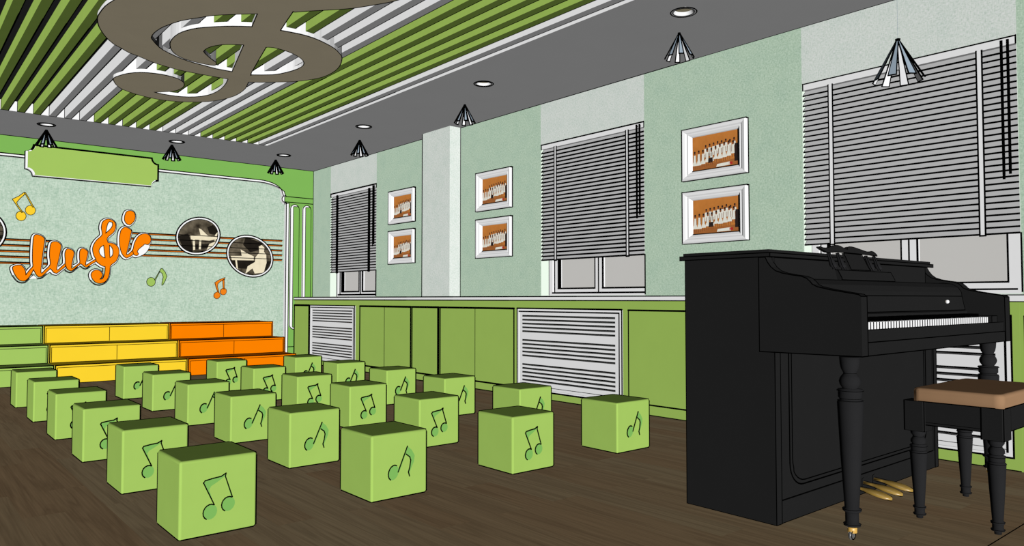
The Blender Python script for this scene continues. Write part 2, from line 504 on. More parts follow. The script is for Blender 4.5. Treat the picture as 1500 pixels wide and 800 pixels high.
def blind(y0, y1, where):
    Xf = XW + 0.048
    root = empty('venetian_blind', (Xf, (y0 + y1) / 2, 2.66), 'grey venetian blind half lowered over the ' + where, 'blind', 'venetian blinds')
    r = lw(XW, (y0 + y1) / 2)
    h = MB(); y0, y1 = y0 + .006, y1 - .006
    h.box(Xf - 0.045, Xf + 0.01, y0, y1, 2.607, 2.657, M['rail'])
    boxlines(h, Xf - 0.045, Xf + 0.01, y0, y1, 2.607, 2.657, r, 'bfdhiae')
    h.line((Xf - .045, y0, 2.607), (Xf - .045, y0, 2.657), r)
    h.build('headrail', root)
    s = MB(); n = 30; z = 2.603; pitch = (2.603 - 1.412) / n
    for i in range(n):
        zt, zb = z - i * pitch, z - (i + 1) * pitch
        # a thin tilted slat, its lower edge towards the room
        s.add([(Xf - 0.006, y0, zt + .004), (Xf - 0.006, y1, zt + .004), (Xf - 0.042, y1, zb + .001), (Xf - 0.042, y0, zb + .001),
               (Xf - 0.003, y0, zt + .004), (Xf - 0.003, y1, zt + .004), (Xf - 0.039, y1, zb), (Xf - 0.039, y0, zb)],
              [(0, 1, 2, 3), (7, 6, 5, 4), (0, 4, 5, 1), (3, 2, 6, 7), (0, 3, 7, 4), (1, 5, 6, 2)], M['slat'])
        s.line((Xf - .041, y0, zb + .001), (Xf - .041, y1, zb + .001), min(.0085, r * 1.05))
        s.line((Xf - .006, y1, zt), (Xf - .042, y1, zb), r * .6)
    s.build('slats', root)
    L = y1 - y0
    for yy in (y1 - 0.155 * L, y0 + 0.145 * L):
        t = MB(); t.box(Xf - 0.049, Xf - 0.043, yy - 0.016, yy + 0.016, 1.405, 2.607, M['rail'])
        for s_ in (-1, 1): t.line((Xf - 0.048, yy + s_ * 0.016, 1.405), (Xf - 0.048, yy + s_ * 0.016, 2.607), r)
        t.line((Xf - 0.048, yy - .016, 1.405), (Xf - 0.048, yy + .016, 1.405), r)
        t.build('ladder_tape', root)
    for yy, zl in ((y0 + 0.075, 1.79), (y0 + 0.04, 1.82)):
        t = MB(); t.line((Xf - 0.062, yy, zl), (Xf - 0.062, yy, 2.63), 0.0095, n=6)
        t.line((Xf - .062, yy, zl - .03), (Xf - .062, yy, zl), 0.009, n=6)
        t.line((Xf - .062, yy, 2.62), (Xf - .03, yy, 2.62), 0.005, n=6)
        t.build('pull_cord', root)


blind(*WIN[0], 'narrow-looking window beside the stage')
blind(*WIN[1], 'middle window, above the large radiator cover')
blind(*WIN[2], 'window behind the piano')

# ------------------------------------------------------------------ worktop and cabinets
b = MB(); CZ0, CZ1 = 0.983, 1.022
b.box(XB - 0.016, PX - 0.004, PY0 - .004, PY1 + .004, CZ0, CZ1, M['worktop'])
b.box(XB - 0.016, XW - 0.004, 0.5, PY0 - .004, CZ0, CZ1, M['worktop'])
b.box(XB - 0.016, XW - 0.004, PY1 + .004, 11.33, CZ0, CZ1, M['worktop'])
for y0, y1, r in ((0.5, 2, .003), (2, 3, .0036), (3, 4, .0044), (4, 5, .005), (5, 6, .0056), (6, 7, .0063), (7, 8, .007), (8, 9.5, .0078), (9.5, 11.33, .0085)):
    b.line((XB - 0.016, y0, CZ0), (XB - 0.016, y1, CZ0), r); b.line((XB - 0.016, y0, CZ1), (XB - 0.016, y1, CZ1), r)
tag(b.build('worktop'), 'long white worktop over the green cabinets under the windows', 'worktop')


def cab_unit(y0, y1, doors, label, thick=()):
    root = empty('base_cabinet', (XB, (y0 + y1) / 2, 0), label, 'cabinet', 'green cabinets under the windows')
    r = lw(XB, (y0 + y1) / 2)
    b = MB(); b.box(XB, XW - 0.004, y0 + .0002, y1 - .0002, 0, CZ0 - .001, M['cab'])
    b.line((XB, y0 + .01, 0.0), (XB, y1 - .01, 0.0), r)
    b.build('carcass', root)
    for i, (d0, d1) in enumerate(doors):
        d = MB(); d.box(XB - 0.006, XB, d0, d1, 0.09, 0.898, M['cab'])
        P = lambda y, z: (XB - 0.006, y, z)
        d.line(P(d0, .898), P(d1, .898), r * 1.2); d.line(P(d0, .09), P(d1, .09), r)
        if i == 0 or len(doors) == 1: d.line(P(d0, .09), P(d0, .898), r)
        else: d.line(P(d0, .09), P(d0, .898), r * .45)
        if i == len(doors) - 1: d.line(P(d1, .09), P(d1, .898), r)
        if i in thick: d.line(P(d0 + .012, .09), P(d0 + .012, .898), r * 1.6)
        d.build('door', root)


def radiator_cover(y0, y1, label):
    """green surround with a white louvred grille"""
    root = empty('radiator_cabinet', (XB, (y0 + y1) / 2, 0), label, 'radiator cover', 'louvred radiator covers')
    r = lw(XB, (y0 + y1) / 2)
    b = MB(); b.box(XB, XW - 0.004, y0 + .0002, y1 - .0002, 0, CZ0 - .001, M['cab'])
    b.line((XB, y0 + .01, 0.0), (XB, y1 - .01, 0.0), r)
    b.build('carcass', root)
    a, c, z0, z1, w = y0 + 0.04, y1 - 0.03, 0.075, 0.902, 0.032
    P = lambda y, z, dx=0.014: (XB - dx, y, z)
    f = MB()
    for (p, q, s, t) in ((a, c, z0, z0 + w * .6), (a, c, z1 - w, z1), (a, a + w, z0, z1), (c - w, c, z0, z1)):
        f.box(XB - 0.014, XB, p, q, s, t, M['louv_b'])
    f.path([P(a, z0), P(c, z0), P(c, z1), P(a, z1)], min(r, .008), closed=True)
    f.line(P(a + w, z1 - w), P(c - w, z1 - w), min(r * 1.3, .007)); f.line(P(a + w, z0 + w), P(a + w, z1 - w), min(r * 1.2, .007))
    f.build('grille_frame', root)
    g = MB(); g.box(XB - 0.006, XB, a + w, c - w, z0 + w * .6, z1 - w, M['louv'])
    s0, s1 = a + 0.085, c - 0.075
    for base in (0.825, 0.578, 0.331):
        for k in range(5):
            zc = base - k * 0.0393
            g.box(XB - 0.0075, XB - 0.005, s0, s1, zc - 0.0095, zc + 0.0085, M['ink'])
            g.box(XB - 0.011, XB - 0.005, s0, s1, zc - 0.0045, zc - 0.0015, M['caster'])
    g.line(P(a + w, z0 + .045, .006), P(c - w, z0 + .045, .006), r * .35)
    g.build('louvre_panel', root)


cab_unit(10.775, 11.33, [(10.795, 11.325)], 'narrow single-door green cabinet in the stage corner')
radiator_cover(9.29, 10.775, 'white louvred radiator cover under the window beside the stage')
cab_unit(7.887, 9.29, [(7.905, 8.541), (8.541, 9.194)], 'two-door green cabinet between far radiator cover and pillar')
cab_unit(7.278, 7.887, [(7.292, 7.872)], 'narrow green cabinet panel in front of the pillar', thick=(0,))
cab_unit(5.89, 7.278, [(5.921, 6.587), (6.587, 7.262)], 'two-door green cabinet between pillar and large radiator cover')
radiator_cover(4.392, 5.89, 'white louvred radiator cover under the middle window')
cab_unit(2.93, 4.392, [(2.96, 3.655), (3.655, 4.362)], 'green cabinet partly hidden behind the piano')
radiator_cover(1.40, 2.93, 'white louvred radiator cover behind the piano and bench')
cab_unit(0.5, 1.40, [(0.53, 1.375)], 'green cabinet beyond the piano bench at the frame edge')

# ------------------------------------------------------------------ stage wall
b = MB(); b.box(-4.0, XW + 0.24, YP, YP + 0.1, 0, HC, M['paper_back'])
struct(b.build('wall_back'))

inner = [(-1.2, 2.868)] + [(4.49, 2.868)] + arc(4.49, 2.698, 0.375, 0.17, 90, 0, 8)[1:] + \
    arc(4.905, 2.598, 0.045, 0.05, 110, 250, 7) + [(4.935, 2.54), (4.935, 0.0)]
b = MB()
b.prism([[(-1.2, HC)] + inner + [(XW, 0.0), (XW, HC)]], X2(YB), X2(YP), M['edge_g'], M['white'])
b.line((4.9, YB, 2.643), (XW, YB, 2.643), .007); b.line((4.9, YB, 2.556), (XW, YB, 2.556), .007)
b.line((XW, YB, 1.0), (XW, YB, HC), .007); b.line((4.94, YB, .23), (XW, YB, .23), .007)
struct(b.build('trim_1'))
b = MB()
bead = inner
off = offset_loop(list(inner), 0.0)
inn = []
for i, p in enumerate(inner):
    a_ = Vector(inner[max(0, i - 1)]); c_ = Vector(inner[min(len(inner) - 1, i + 1)])
    t = (c_ - a_).normalized(); inn.append((p[0] - (-t.y) * -0.044, p[1] + t.x * -0.034))
for i in range(len(inner) - 1):
    q = [inner[i], inner[i + 1], inn[i + 1], inn[i]]
    b.prism([q], X2(YB - 0.006), X2(YP), M['white'])
for i in range(len(inner) - 1):
    b.line(X2(YB - .006)(*inner[i]), X2(YB - .006)(*inner[i + 1]), .0075)
    b.line(X2(YB - .006)(*inn[i]), X2(YB - .006)(*inn[i + 1]), .0065)
struct(b.build('trim_2'))


def flute(x0, x1, n):
    zt, zb = 2.52, 0.51; R = (x1 - x0) / 2; cx = (x0 + x1) / 2
    L = arc(cx, zt - R, R, R, 0, 180, 10) + arc(cx, zb + R, R, R, 180, 360, 10)
    b = MB(); b.prism([L], X2(YB - 0.03), X2(YB), M['white'])
    # green pad leaves a white crescent on the window-away side
    L3 = [(max(x, x0 + 0.045) if x < cx else x, z + .03 * (1 if x < cx + .03 else .3) if z < 1.5 else z - 0.03 * (1 if x < cx + 0.03 else 0.3)) for x, z in L]
    b.prism([L3], X2(YB - 0.036), X2(YB - 0.03), M['edge_g'])
    b.path([X2(YB - .032)(*p) for p in L], .0065, closed=True)
    b.path([X2(YB - .036)(*p) for p in L3], .005, closed=True)
    struct(b.build('trim_%d' % n))


flute(4.995, 5.14, 3); flute(5.205, 5.345, 4)

# blank sign plate over the panel's top edge
YS = 11.38
S = lambda u, v: (at(u, v, 1, YS).x, at(u, v, 1, YS).z)
x0, x1, z0, z1 = 1.387, 2.985, 2.605, 3.002
R = 0.085
sl = [(x0 + R, z0)] + [(x1 - R, z0)] + arc(x1, z0, R, R, 180, 90, 6) + arc(x1, z1, R, R, 270, 180, 6) + arc(x0, z1, R, R, 360, 270, 6) + arc(x0, z0, R, R, 90, 0, 6)
root = empty('wall_sign', ((x0 + x1) / 2, YB, z0), 'blank green sign plate with notched corners high on the stage wall', 'sign')
b = MB(); b.prism([sl], X2(YS + .004), X2(YB - .001), M['white'])
b.path([X2(YB - .012)(*p) for p in offset_loop(sl, .004)], .008, closed=True)
b.path([X2(YS + .003)(*p) for p in sl if p[1] > 2.68 and p[0] > x0 + .05], .014)
b.build('sign_back', root)
b = MB(); b.prism([offset_loop([(x + .008, z + .005) for x, z in sl], -0.012)], X2(YS), X2(YS + .004), M['sign'])
b.build('sign_face', root)

# stave: ten thin orange rails on the panel
for grp, x0_, x1_, zs in (('between the word and the pilaster', 2.6, 4.895, (1.928, 1.850, 1.771, 1.695, 1.618)), ('between the edge plaque and the word', 0.4, 1.75, (1.762, 1.688, 1.613, 1.540, 1.462))):
    for k, z in enumerate(zs):
        b = MB(); b.box(x0_, x1_, YP - 0.014, YP, z - 0.012, z + 0.012, M['stave'])
        b.line((x0_, YP - .014, z + .010), (x1_, YP - .014, z + .010), .0085)
        b.line((x0_, YP - .014, z - .012), (x1_, YP - .014, z - .012), .0035)
        tag(b.build('stave_rail'), ('top', 'second', 'middle', 'fourth', 'bottom')[k] + ' orange stave line ' + grp, 'stave line', 'stave lines on the stage wall')

# word sign: traced letter shapes
YL = YP - 0.075
LT = lambda L: [(at(x / 5.7125, 290 + y / 5.7125, 1, YL).x, at(x / 5.7125, 290 + y / 5.7125, 1, YL).z) for x, y in L]
Mm = [(105, 582), (120, 570), (150, 562), (180, 566), (202, 588), (213, 615), (216, 645), (250, 600), (275, 572), (272, 530), (272, 450), (278, 350), (286, 318), (302, 306), (332, 312), (360, 326), (373, 347), (370, 385), (360, 450), (352, 520), (344, 585), (342, 622), (352, 630), (380, 600), (417, 564), (420, 530), (414, 480), (418, 420), (425, 385), (440, 368), (470, 365), (495, 376), (511, 397), (508, 432), (495, 500), (480, 562), (474, 598), (486, 604), (515, 575), (546, 548),
      (546, 574), (510, 605), (475, 632), (450, 624), (432, 602), (420, 592), (390, 620), (352, 655), (325, 662), (305, 645), (290, 618), (280, 600), (265, 630), (240, 667), (215, 690), (190, 696), (158, 684), (130, 650), (112, 615)]
Uu = [(546, 548), (546, 520), (543, 470), (550, 440), (565, 424), (590, 430), (612, 443), (620, 466), (610, 510), (600, 560), (598, 588), (612, 586), (645, 560), (668, 540), (665, 500), (667, 450), (680, 427), (700, 424), (725, 438), (736, 457), (728, 500), (718, 540), (717, 562), (732, 556), (770, 530), (802, 512), (806, 532), (770, 551), (730, 579), (710, 576), (690, 561), (676, 550), (640, 580), (602, 609), (580, 606), (560, 591)]
Cl = [(802, 512), (785, 480), (775, 430), (785, 390), (810, 352), (850, 316), (855, 290), (848, 250), (855, 210), (872, 188), (902, 177), (936, 184), (962, 206), (969, 240), (956, 280), (930, 306), (906, 326), (896, 346), (904, 374), (942, 380), (980, 402), (996, 440), (990, 490), (970, 530), (936, 556), (922, 576), (918, 620), (905, 668), (880, 700), (840, 716), (800, 706), (772, 676), (762, 640), (780, 612), (810, 603), (840, 613), (857, 640), (850, 664), (836, 680), (858, 676), (874, 640), (880, 600), (880, 575), (850, 566), (806, 532)]
Cl_h = [[(915, 198), (938, 203), (942, 230), (922, 262), (884, 296), (892, 250), (902, 215)],
        [(828, 440), (842, 412), (868, 396), (874, 450), (880, 502), (858, 494), (836, 470)],
        [(916, 396), (936, 414), (946, 445), (942, 480), (920, 500), (917, 450)]]
Ii = [(1020, 262), (1046, 244), (1076, 254), (1100, 276), (1093, 312), (1080, 380), (1065, 440), (1058, 472), (1076, 470), (1110, 438), (1118, 470), (1090, 490), (1058, 503), (1034, 486), (1014, 450), (1003, 400), (1000, 340), (1008, 286)]
Dt = [(1047, 140), (1060, 115), (1090, 106), (1120, 119), (1132, 150), (1126, 186), (1106, 212), (1085, 226), (1060, 216), (1043, 190), (1042, 160)]
Cc = [(1110, 438), (1115, 425), (1125, 380), (1150, 332), (1180, 306), (1220, 299), (1250, 314), (1263, 345), (1256, 375), (1235, 390), (1212, 386), (1196, 400), (1165, 425), (1150, 448), (1160, 468), (1150, 480), (1136, 481), (1118, 470)]
Cc_back = Cc[:10] + [(1250, 400), (1215, 452), (1160, 480), (1136, 484), (1118, 472)]
word = empty('music_lettering', (2.05, YP, 1.3), 'orange script word Music with clef as its s on stage wall', 'lettering')
for nm, L, holes, bk in (('letter_m', Mm, [], [{(432, 602): (442, 614), (420, 592): (418, 608), (390, 620): (384, 630), (290, 618): (296, 640), (280, 600): (281, 630), (265, 630): (266, 648), (344, 585): (347, 578), (342, 622): (351, 600), (352, 630): (358, 603), (474, 598): (481, 582), (486, 604): (490, 586)}.get(p, p) for p in Mm]), ('letter_u', Uu, [], [{(598, 588): (603, 572), (612, 586): (613, 573), (717, 562): (721, 546), (732, 556): (731, 544)}.get(p, p) for p in Uu]), ('letter_s_clef', Cl, Cl_h, Cl), ('letter_i', Ii, [], Ii), ('letter_i_dot', Dt, [], Dt), ('letter_c', Cc, [], Cc_back)):
    P = smooth_loop(LT(L), 3); H = [smooth_loop(LT(h), 2) for h in holes]
    o = MB(); o.prism([P] + H, X2(YL), X2(YL + .01), M['letter'])
    for l in [P] + H: o.path([X2(YL + .002)(*p) for p in l], .0058, closed=True)
    lo = o.build(nm, word)
    k = MB(); B = offset_loop(smooth_loop(LT(bk), 3), 0.016)
    B = [(x - 0.006, z - .004) for x, z in B]
    k.prism([B], X2(YL + .012), X2(YP - .025), M['white'])
    k.path([X2(YL + .03)(*p) for p in offset_loop(B, .002)], .0092, closed=True)
    k.build('letter_backing', lo)

# notes: shapes traced on the stools (unit square of the stool's front face)


def on_stool(L, ox, oy, x0):
    o = []
    for x, y in L:
        p = at(ox + x / 5.0, oy + y / 5.0, 1, 3.252); o.append(((p.x - x0) / 0.325, p.z / 0.325))
    return o


PA = lambda L: on_stool(L, 200, 640, 0.955)
SA = lambda L: on_stool(L, 480, 590, 1.85)
pair_beam = PA([(490, 338), (502, 322), (560, 304), (620, 289), (655, 265), (650, 286), (592, 330), (545, 362), (531, 388), (566, 494), (558, 482)])
pair_stem2 = PA([(648, 290), (656, 290), (702, 440), (694, 440)])
pair_h1 = ellipse(*PA([(538, 550)])[0], 0.088, 0.098, -20, 18)
pair_h2 = ellipse(*PA([(671, 490)])[0], 0.086, 0.094, -20, 18)
pair_lines = [PA([(655, 265), (620, 289), (560, 304), (502, 322), (490, 338), (568, 496)]), PA([(655, 268), (650, 288), (701, 438)])]
single_stem = SA([(583, 318), (588, 326), (523, 508), (515, 505)])
single_flag = SA([(583, 318), (615, 345), (636, 385), (630, 430), (612, 475), (602, 500), (600, 535), (590, 508), (600, 470), (607, 420), (600, 396), (573, 376)])
single_h = ellipse(*SA([(481, 513)])[0], 0.088, 0.115, -20, 18)
single_lines = [SA([(583, 318), (514, 508)]), SA([(573, 376), (600, 396), (607, 420), (600, 470), (590, 508), (598, 536)])]
HEADARC = range(4, 13)                                 # which part of a note head carries the heavy line


def note_mesh(kind, s, origin, r):
    """engraved note on a stool front; s is the stool's edge, origin its lower front corner"""
    ox, oy, oz = origin
    F = lambda dy: (lambda a, b_: Vector((ox + a * s, oy + dy, oz + b_ * s)))
    m = MB()
    if kind == 'pair': polys, lines = [pair_beam, pair_stem2, pair_h1, pair_h2], list(pair_lines) + [[h[i % 18] for i in range(4, 14)] for h in (pair_h1, pair_h2)]
    else: polys, lines = [single_stem, single_flag, single_h], list(single_lines) + [[single_h[i % 18] for i in range(4, 14)]]
    for k, p in enumerate(polys): m.prism([p], F(-0.0016 - .0001 * k), F(0.001), M['note'])
    for l in lines: m.path([F(-.0016)(*p) for p in l], r, n=6)
    return m


# ------------------------------------------------------------------ stools
CS = 0.325
cols = [(0.955, 'pair', 'fourth'), (1.850, 'single', 'third'), (2.756, 'pair', 'second'), (3.641, 'single', 'first')]
rows = [3.252, 4.212, 5.182, 6.125, 7.118, 8.148]
ordn = ['sixth', 'fifth', 'fourth', 'third', 'second', 'first']


def stool_body(x, y):
    bm = bmesh.new(); bmesh.ops.create_cube(bm, size=CS)
    bmesh.ops.bevel(bm, geom=list(bm.edges), offset=0.011, segments=4, profile=0.5, affect='EDGES')
    for v in bm.verts: v.co += Vector((x + CS / 2, y + CS / 2, CS / 2))
    bm.verts.index_update()
    m = MB()
    m.add([v.co.copy() for v in bm.verts], [[v.index for v in f.verts] for f in bm.faces], M['cube'])
    for i, f in enumerate(bm.faces): m.sm[i] = f.calc_area() < 0.01
    bm.free()
    r = lw(x, y) * 1.0; a, c = 0.0022, CS - 0.0022
    P = lambda i, j, k: (x + i, y + j, k)
    t = 0.012
    m.path([P(t, a, a), P(a, t, a), P(a, c - t, a)], r)
    m.path([P(t, a, a), P(c - t, a, a), P(c, a, t), P(c, a, c - t), P(c, t, c), P(c, c - t, c), P(c - t, c, c), P(t, c, c), P(a, c, c - t), P(a, c, t)], r)
    return m


for ci, (x, kind, cn) in enumerate(cols):
    src = None
    for ri, y in enumerate(rows):
        what = 'beamed' if kind == 'pair' else 'single'
        label = 'green cube stool with %s note, %s column from the cabinets, %s row from the risers' % (what, cn, ordn[ri])
        body = stool_body(x, y)._mk('cube_stool', None, Vector((x, y, 0)), True)
        body.location = (x, y, 0); tag(body, label, 'stool', 'green cube stools')
        note_mesh(kind, CS, (x, y, 0), lw(x, y) * .78).build('music_note', body)

# ------------------------------------------------------------------ choir risers
RZ = 0.219; RY = [10.11, 10.52, 10.945]
for x0_, x1_, m, cn, cut in ((0.06, 1.56, M['lime'], 'green', 'reaching the frame edge'), (1.56, 3.05, M['yellow'], 'yellow', 'in the middle'), (3.05, 4.53, M['orange'], 'orange', 'next to the pilaster')):
    root = empty('choir_riser', ((x0_ + x1_) / 2, RY[0], 0), cn + ' three-tier choir riser below the stage wall, ' + cut, 'riser', 'stepped choir risers')
    for k in range(3):
        b = MB(); y0, y1, z0, z1 = RY[k], (RY[k + 1] if k < 2 else YB + 0.03), 0.0, RZ * (k + 1)
        b.box(x0_ + .0005, x1_ - .0005, y0, y1, z0, z1, m); r = .0068
        zf = RZ * k
        xa, xb = x0_ + .010, x1_ - .010
        b.line((xa, y0, zf), (xb, y0, zf), r, ext=0); b.line((xa, y0, z1), (xb, y0, z1), r, ext=0)
        b.line((xa, y0, zf), (xa, y0, z1), r); b.line((xb, y0, zf), (xb, y0, z1), r)
        if k == 2: b.line((x0_ + .01, y1 - .03, z1), (x1_ - .01, y1 - .03, z1), r * .8)
        b.build('riser_tier', root)
        f = MB(); i = 0.028
        f.box(x0_ + i, x1_ - i, y0 - 0.004, y0, zf + .012, z1 - i, m)
        f.path([(x0_ + i, y0 - .004, zf + .012), (x0_ + i, y0 - .004, z1 - i), (x1_ - i, y0 - .004, z1 - i), (x1_ - i, y0 - .004, zf + .012)], .0036)
        xm = (x0_ + x1_) / 2
        f.line((xm, y0 - .004, zf + .012), (xm, y0 - .004, z1 - i), .0036)
        f.build('front_panel', root)

# ------------------------------------------------------------------ round photo plaques on the stage wall


def plaque(cx, cz, a, b_, rot, label, polys, shift=0):
    root = empty('photo_plaque', (cx, YP, cz), label, 'photo', 'round sepia photo plaques')
    Y = YP - 0.045
    E0 = ellipse(cx, cz, a, b_, rot, 40); E1 = ellipse(cx, cz, a - .032, b_ - .032, rot, 40)
    f = MB(); f.prism([E0, E1], X2(Y), X2(YP - .025), M['white'])
    f.path([X2(Y)(*p) for p in E0], .0095, closed=True); f.path([X2(Y)(*p) for p in E1], .005, closed=True)
    f.build('plaque_rim', root)
    p = MB(); p.prism([E1], X2(Y + .006), X2(YP - .025), M['sep_d'])

    def inside(x, z):
        c, s = math.cos(math.radians(-rot)), math.sin(math.radians(-rot))
        u, v = (x - cx) * c - (z - cz) * s, (x - cx) * s + (z - cz) * c
        k = math.hypot(u / (a - .03), v / (b_ - .03))
        if k <= 1: return x, z
        u, v = u / k, v / k
        return cx + u * c + v * s, cz - u * s + v * c
    for i, (mm, L) in enumerate(polys):
        Q = [inside(cx + x * a, cz + z * b_) for x, z in L]
        p.prism([Q], X2(Y + .005 - i * .0006), X2(Y + .006), M[mm])
    for z in (1.940, 1.862, 1.783, 1.707, 1.630):
        n = 0
        xs = [cx - a + 2 * a * t / 60 for t in range(61)]
        ins = [x for x in xs if inside(x, z) == (x, z)]
        if len(ins) > 2: p.line((ins[0], Y - .001, z), (ins[-1], Y - .001, z), .0055)
    p.build('photo_print', root)


piano_shape = [(-.35, .02), (.1, .06), (.02, .42), (.12, .38), (.42, .05), (.95, -.02), (.95, -.12), (.5, -.22), (-.32, -.2)]
plaque(3.585, 1.935, .325, .275, 22, 'round sepia grand piano photo next to the word', [
    ('sep_k', [(-1, -.05), (-.45, .1), (-.3, -.3), (-.25, -1), (-1, -1)]), ('sep_k', [(-.6, -.5), (1, -.5), (1, -1), (-.6, -1)]),
    ('sep_k', [(.4, .5), (.65, .65), (1, .45), (1, .1), (.5, .15)]),
    ('sep_l', piano_shape), ('sep_l', [(-.25, -.2), (-.15, -.2), (-.13, -.75), (-.22, -.78)]), ('sep_l', [(.05, -.2), (.14, -.2), (.12, -.72), (.03, -.72)]),
    ('sep_l', [(.75, .1), (.92, .3), (1, .3), (1, -.6), (.45, -.95), (.5, -.4), (.78, -.25)])])
plaque(4.37, 1.662, .375, .315, -24, 'round sepia seated pianist photo beside the pilaster', [
    ('sep_k', [(-.2, .95), (.6, .8), (.5, .35), (.0, .2), (-.3, .55)]), ('sep_k', [(-1, -.25), (1, -.25), (1, -1), (-1, -1)]),
    ('sep_l', [(-.8, -.02), (-.35, .0), (-.4, .32), (-.1, .12), (.15, -.0), (.15, -.2), (-.75, -.22)]),
    ('sep_l', [(-.62, -.2), (-.55, -.2), (-.5, -.65), (-.57, -.65)]),
    ('sep_l', [(.36, .5), (.48, .58), (.6, .45), (.58, .25), (.68, .1), (.7, -.3), (.62, -.85), (.2, -.85), (.1, -.6), (-.2, -.9), (-.1, -.5), (.2, -.28), (.22, -.05), (.38, .2)])])
plaque(0.90, 1.845, .305, .29, 10, 'round sepia photo plaque cut by the frame edge', [('sep_k', [(.3, -.2), (1, -.1), (1, -1), (-.2, -1)]), ('sep_l', [(-.5, .1), (.2, .15), (.3, -.2), (-.5, -.3)])])


# loose notes on the stage wall
def wall_note(polys, lines, m, label):
    Y = YP - 0.022
    b = MB(); pts = [p for l in polys for p in l]
    for k, p in enumerate(polys): b.prism([p], X2(Y - .0004 * k), X2(YP), m)
    for l in polys: b.path([X2(Y)(*p) for p in l], .0042, closed=True)
    for l, r in lines: b.path([X2(Y)(*p) for p in l], r)
    tag(b.build('wall_note'), label, 'music note', 'loose notes on the stage wall')


Q4 = lambda L: [(at(x / 3.125, 180 + y / 3.125, 1, YP).x, at(x / 3.125, 180 + y / 3.125, 1, YP).z) for x, y in L]
Q3 = lambda L: [(at(200 + x / 5.0, 290 + y / 5.0, 1, YP).x, at(200 + x / 5.0, 290 + y / 5.0, 1, YP).z) for x, y in L]
wall_note([Q4([(55, 350), (85, 336), (110, 318), (113, 328), (92, 346), (76, 364), (78, 374), (104, 410), (98, 412)]), Q4([(110, 318), (116, 320), (154, 386), (148, 388)]),
           ellipse(*Q4([(95, 427)])[0], .056, .062, 0, 20), ellipse(*Q4([(138, 401)])[0], .056, .062, 0, 20)], [], M['note_y'], 'yellow beamed notes above the word on the stage wall')
wall_note([Q3([(176, 518), (184, 516), (208, 545), (220, 575), (208, 605), (190, 638), (182, 640), (184, 620), (192, 580), (186, 556), (168, 540), (134, 605), (128, 600)]),
           ellipse(*Q3([(103, 615)])[0], .058, .064, 0, 20)], [], M['note_l'], 'light green eighth note below the first sepia photo')
wall_note([Q3([(570, 620), (600, 600), (645, 583), (640, 598), (612, 612), (592, 630), (590, 650), (600, 690), (592, 690), (578, 650)]), Q3([(628, 600), (640, 596), (640, 670), (632, 668)]),
           ellipse(*Q3([(586, 714)])[0], .046, .052, -20, 20), ellipse(*Q3([(633, 686)])[0], .046, .052, -20, 20)], [], M['note_o'], 'small orange beamed notes below the pianist photo')

# ------------------------------------------------------------------ framed choir photos on the window wall
PW, PH = 0.645, 0.45


